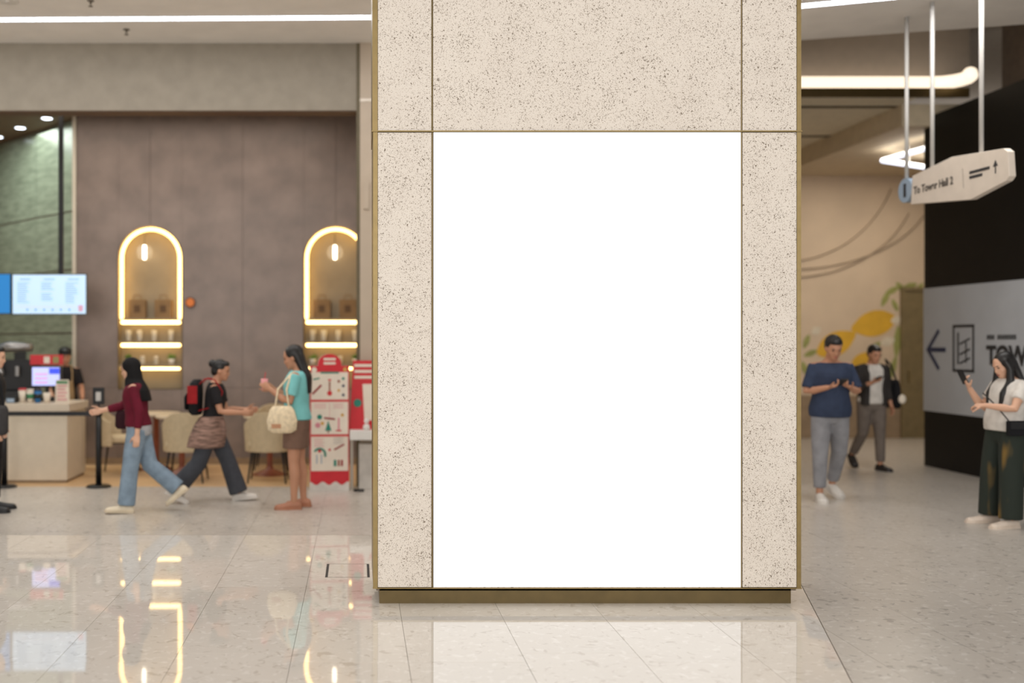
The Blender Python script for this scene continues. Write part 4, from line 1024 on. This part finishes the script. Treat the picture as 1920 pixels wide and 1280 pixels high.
for yy in (-.07, .07): MB().tube([(0, yy, .22), (.01, yy*.6, .42), (.07, -.08, .57), (.12, -.1, .58)], .010, 8).build('strap', BAGM, bgl, smooth=True)
MB().box(-.068, -.062, .0, .09, .05, .09).build('patch', mat('tan_patch', (190, 140, 104), .6), bgl)

# ---- man in navy tee
p = Person('man walking forward in navy tee and grey trousers, looking at a phone', 1.71, 4.87, 10.98, 176, SKIN1, lean=2, wm=1.0, L=(-9, 22, 3, 18), R=(5, 3, 4, 0),
    aL=((-.30, .16, -.95), (.62, .80, .26)), aR=((.30, .16, -.95), (-.62, .80, .26)), pitch=26, handL=((.75, .6, .25), (.1, .3, 1)), handR=((-.75, .6, .25), (-.1, .3, 1)), curl=.75)
p.trousers(fabric('grey_marl', (140, 140, 144)), (.102, .096, .078, .060), 1.02, .94)
p.shirt(fabric('navy_cotton', (52, 62, 84)), .86, .85, .036, .016, top=1.415)
p.hair_short(); p.shoes(mat('white_leather', (214, 208, 200), .5), None, 1.05)
c1 = p.held(-1, .09)[0]; c2 = p.held(1, .09)[0]
phone('phone held at the chest by the man in navy', p, (c1+c2)/2+Vector((0, .03, .035)), (0, .45, -.9), (0, .9, .45))

# ---- man behind, white shirt
p = Person('man walking in the corridor in white shirt, open dark jacket and grey-brown trousers', 1.60, 6.56, 13.6, 184, SKIN1, lean=1, L=(6, 4, 0, 0), R=(-10, 30, 0, 30),
    aL=((-.2, -.05, -1), (-.05, .35, -1)), aR=((.3, .2, -1), (-.5, .8, .35)), pitch=20, handR=((-.5, .8, .3), (-.2, .2, 1)))
p.trousers(fabric('taupe_cotton', (112, 102, 94)), (.110, .094, .072, .058), 1.02, .96)
p.shirt(fabric('white_cotton', (214, 208, 200)), .90, .5, .018, .01)
mb = MB()
for sg in (-1, 1):
    mb.loft([(p.T((sg*.125, .0, .88)), (.062,0,0), (0,.13,0)), (p.T((sg*.115, .0, 1.1)), (.058,0,0), (0,.122,0)), (p.T((sg*.12, .0, 1.3)), (.065,0,0), (0,.13,0)), (p.T((sg*.09, -.01, 1.42)), (.05,0,0), (0,.075,0))], 16)
    sh, el, wr, f = p.arm[sg]; mb.tube([p.T((sg*.10, -.005, 1.375)), sh, el, wr.lerp(el, .3)], [.078, .078, .062, .052], 14, rnd=False)
mb.loft([(p.T((0, -.09, .88)), (.15,0,0), (0,.045,0)), (p.T((0, -.085, 1.2)), (.15,0,0), (0,.045,0)), (p.T((0, -.06, 1.42)), (.1,0,0), (0,.035,0))], 16)
p.put(mb, 'jacket', fabric('dark_jacket', (52, 48, 46)), vox=.012)
p.hair_short(); p.shoes(mat('dark_leather', (36, 32, 30), .5))
c = p.held(1, .08)[0]; phone('phone in the hand of the man in the dark jacket', p, c+Vector((0, .01, .03)), (0, .4, -.9), (0, .9, .4))
bg2 = thing('tote_bag', 'black shoulder bag on the man in the dark jacket', 'bag', tuple(p.W(p.T((-.30, .0, .84)))), math.radians(184))
MB().loft([((0,0,0), (.045,0,0), (0,.12,0)), ((0,0,.04), (.06,0,0), (0,.15,0)), ((0,0,.26), (.055,0,0), (0,.14,0)), ((0,0,.36), (.03,0,0), (0,.12,0))], 18).build('body', BKM, bg2, smooth=True)
MB().tube([(0, -.09, .32), (.06, -.03, .55), (.10, .0, .62), (.06, .05, .55), (0, .09, .32)], .012, 8).build('strap', BKM, bg2, smooth=True)
MB().ell((-.03, .15, .12), (.05, .03, .06), None, 12, 8).build('white_patch', CREAM, bg2, smooth=True)

# ---- girl in white tee, right edge
def mat_faded():
    m = bpy.data.materials.new('faded_green_denim'); m.use_nodes = True; N = m.node_tree.nodes; L = m.node_tree.links; b = N['Principled BSDF']; b.inputs['Roughness'].default_value = .85
    tc = N.new('ShaderNodeTexCoord'); mp = N.new('ShaderNodeMapping'); mp.inputs['Scale'].default_value = (5, 5, 1.6); mp.inputs['Location'].default_value = (.4, .2, .35)
    nz = N.new('ShaderNodeTexNoise'); nz.inputs['Scale'].default_value = 1.5; nz.inputs['Detail'].default_value = 1.5
    r = N.new('ShaderNodeValToRGB'); r.color_ramp.elements[0].position = .56; r.color_ramp.elements[0].color = rgb(34, 42, 34); r.color_ramp.elements[1].position = .70; r.color_ramp.elements[1].color = rgb(122, 96, 44)
    L.new(tc.outputs['Object'], mp.inputs[0]); L.new(mp.outputs[0], nz.inputs['Vector']); L.new(nz.outputs[0], r.inputs[0]); L.new(r.outputs[0], b.inputs['Base Color']); return m
p = Person('woman in white tee and faded dark green trousers standing by the black wall', 1.55, 5.76, 9.48, 94, SKIN2, lean=-5, wm=1.12, L=(5, 3, 5, 0), R=(6, 4, 5, 0),
    aL=((-.3, .5, -.9), (.75, .75, .05)), aR=((.2, .32, -.95), (.0, .62, .78)), pitch=24, handR=((.0, .5, .85), (-.3, -.7, .3)), handL=((.9, .5, .0), (0, -.4, -.9)), curl=.7)
p.trousers(mat_faded(), (.122, .116, .106, .106), 1.04, 1.0)
p.shirt(fabric('white_cotton', (214, 208, 200)), .92, .62, .028, .02, belly=.026)
p.hair_long(1.12, front=True, wide=.09)
p.shoes(mat('cream_leather', (222, 206, 190), .5), None, 1.1, 'sneaker')
c = p.held(1, .08)[0]; phone('phone held up by the woman in white tee', p, c+Vector((.0, .035, .05)), (-.1, .8, -.4), (0, .45, .85))
pc = thing('crossbody_pouch', 'small black crossbody pouch at the hip of the woman in white', 'pouch', tuple(p.W(p.T((-.235, .05, .96)))), math.radians(94))
MB().box(-.025, .025, -.09, .09, -.06, .07).build('body', BKM, pc, bevel=.012); MB().box(-.032, -.024, -.08, .08, .0, .06).build('flap', BLACKP, pc)
MB().tube([(.0, .07, .06), (.08, .14, .2), (.22, .16, .30)], .006, 8).build('strap', BLACKP, pc); MB().tube([(0, -.07, .06), (.06, -.17, .2), (.22, -.18, .30)], .006, 8).build('strap', BLACKP, pc)

# ---- figure at the left edge
p = Person('person all in black cut off by the left picture edge', 1.60, -3.53, 10.28, -78, SKIN2, L=(2, 2, 2, 0), R=(0, 3, 2, 0), pitch=10)
p.trousers(fabric('black_cotton', (30, 28, 30)), (.11, .098, .078, .066), 1.02, .95); p.shirt(fabric('black_fleece', (40, 38, 38)), .88, 1, .03, .015, 'hoodie', fore=.9); p.hair_short(); p.shoes(mat('black_leather', (22, 22, 24), .5), None, 1.08)
bg3 = thing('messenger_bag', 'dark grey bag at the side of the person by the left edge', 'bag', tuple(p.W(p.T((.265, .03, .80)))), math.radians(-78))
MB().loft([((0,0,0), (.05,0,0), (0,.13,0)), ((0,0,.03), (.06,0,0), (0,.16,0)), ((0,0,.24), (.06,0,0), (0,.16,0)), ((0,0,.28), (.035,0,0), (0,.14,0))], 20).build('body', fabric('grey_nylon', (58, 56, 56)), bg3, smooth=True)
MB().tube([(0, -.12, .24), (-.06, -.08, .5), (-.12, 0, .66), (-.06, .08, .5), (0, .12, .24)], .012, 8).build('strap', BKM, bg3, smooth=True)

# ---- barista behind the counter
p = Person('barista in black cap and black shirt with tan apron behind the counter', 1.56, X_(121, 13.8), 13.8, 205, SKIN1, pitch=14, aL=((-.2, .25, -1), (.1, .8, -.5)), aR=((.2, .25, -1), (-.1, .8, -.4)))
p.trousers(fabric('black_cotton', (30, 28, 30)), (.11, .098, .075, .062), 1.02, .95); p.shirt(fabric('black_cotton', (30, 28, 30)), .88, .75, .02, .01); p.shoes(mat('black_leather', (22, 22, 24), .5)); p.hair_short()
mb = MB(); mb.ell(p.Hd((0, -.015, .062)), (.092, .108, .07), p.Rh, 18, 10); mb.loft([(p.Hd((0, .07, .05)), p.Rh@Vector((.07,0,0)), p.Rh@Vector((0,.05,0))), (p.Hd((0, .08, .062)), p.Rh@Vector((.07,0,0)), p.Rh@Vector((0,.09,0)))], 16); p.put(mb, 'cap', fabric('black_twill', (26, 25, 26)), vox=.011, sm=2)
mb = MB(); mb.loft([(p.T((0, .075, .75)), (.13,0,0), (0,.06,0)), (p.T((0, .075, 1.0)), (.13,0,0), (0,.06,0)), (p.T((0, .09, 1.22)), (.11,0,0), (0,.05,0))], 16)
for sg in (-1, 1): mb.tube([p.T((sg*.08, .125, 1.2)), p.T((sg*.085, .115, 1.36)), p.T((sg*.08, .03, 1.455)), p.T((sg*.06, -.07, 1.42))], .016, 8)
p.put(mb, 'apron', fabric('tan_canvas', (168, 142, 104)), vox=.012)
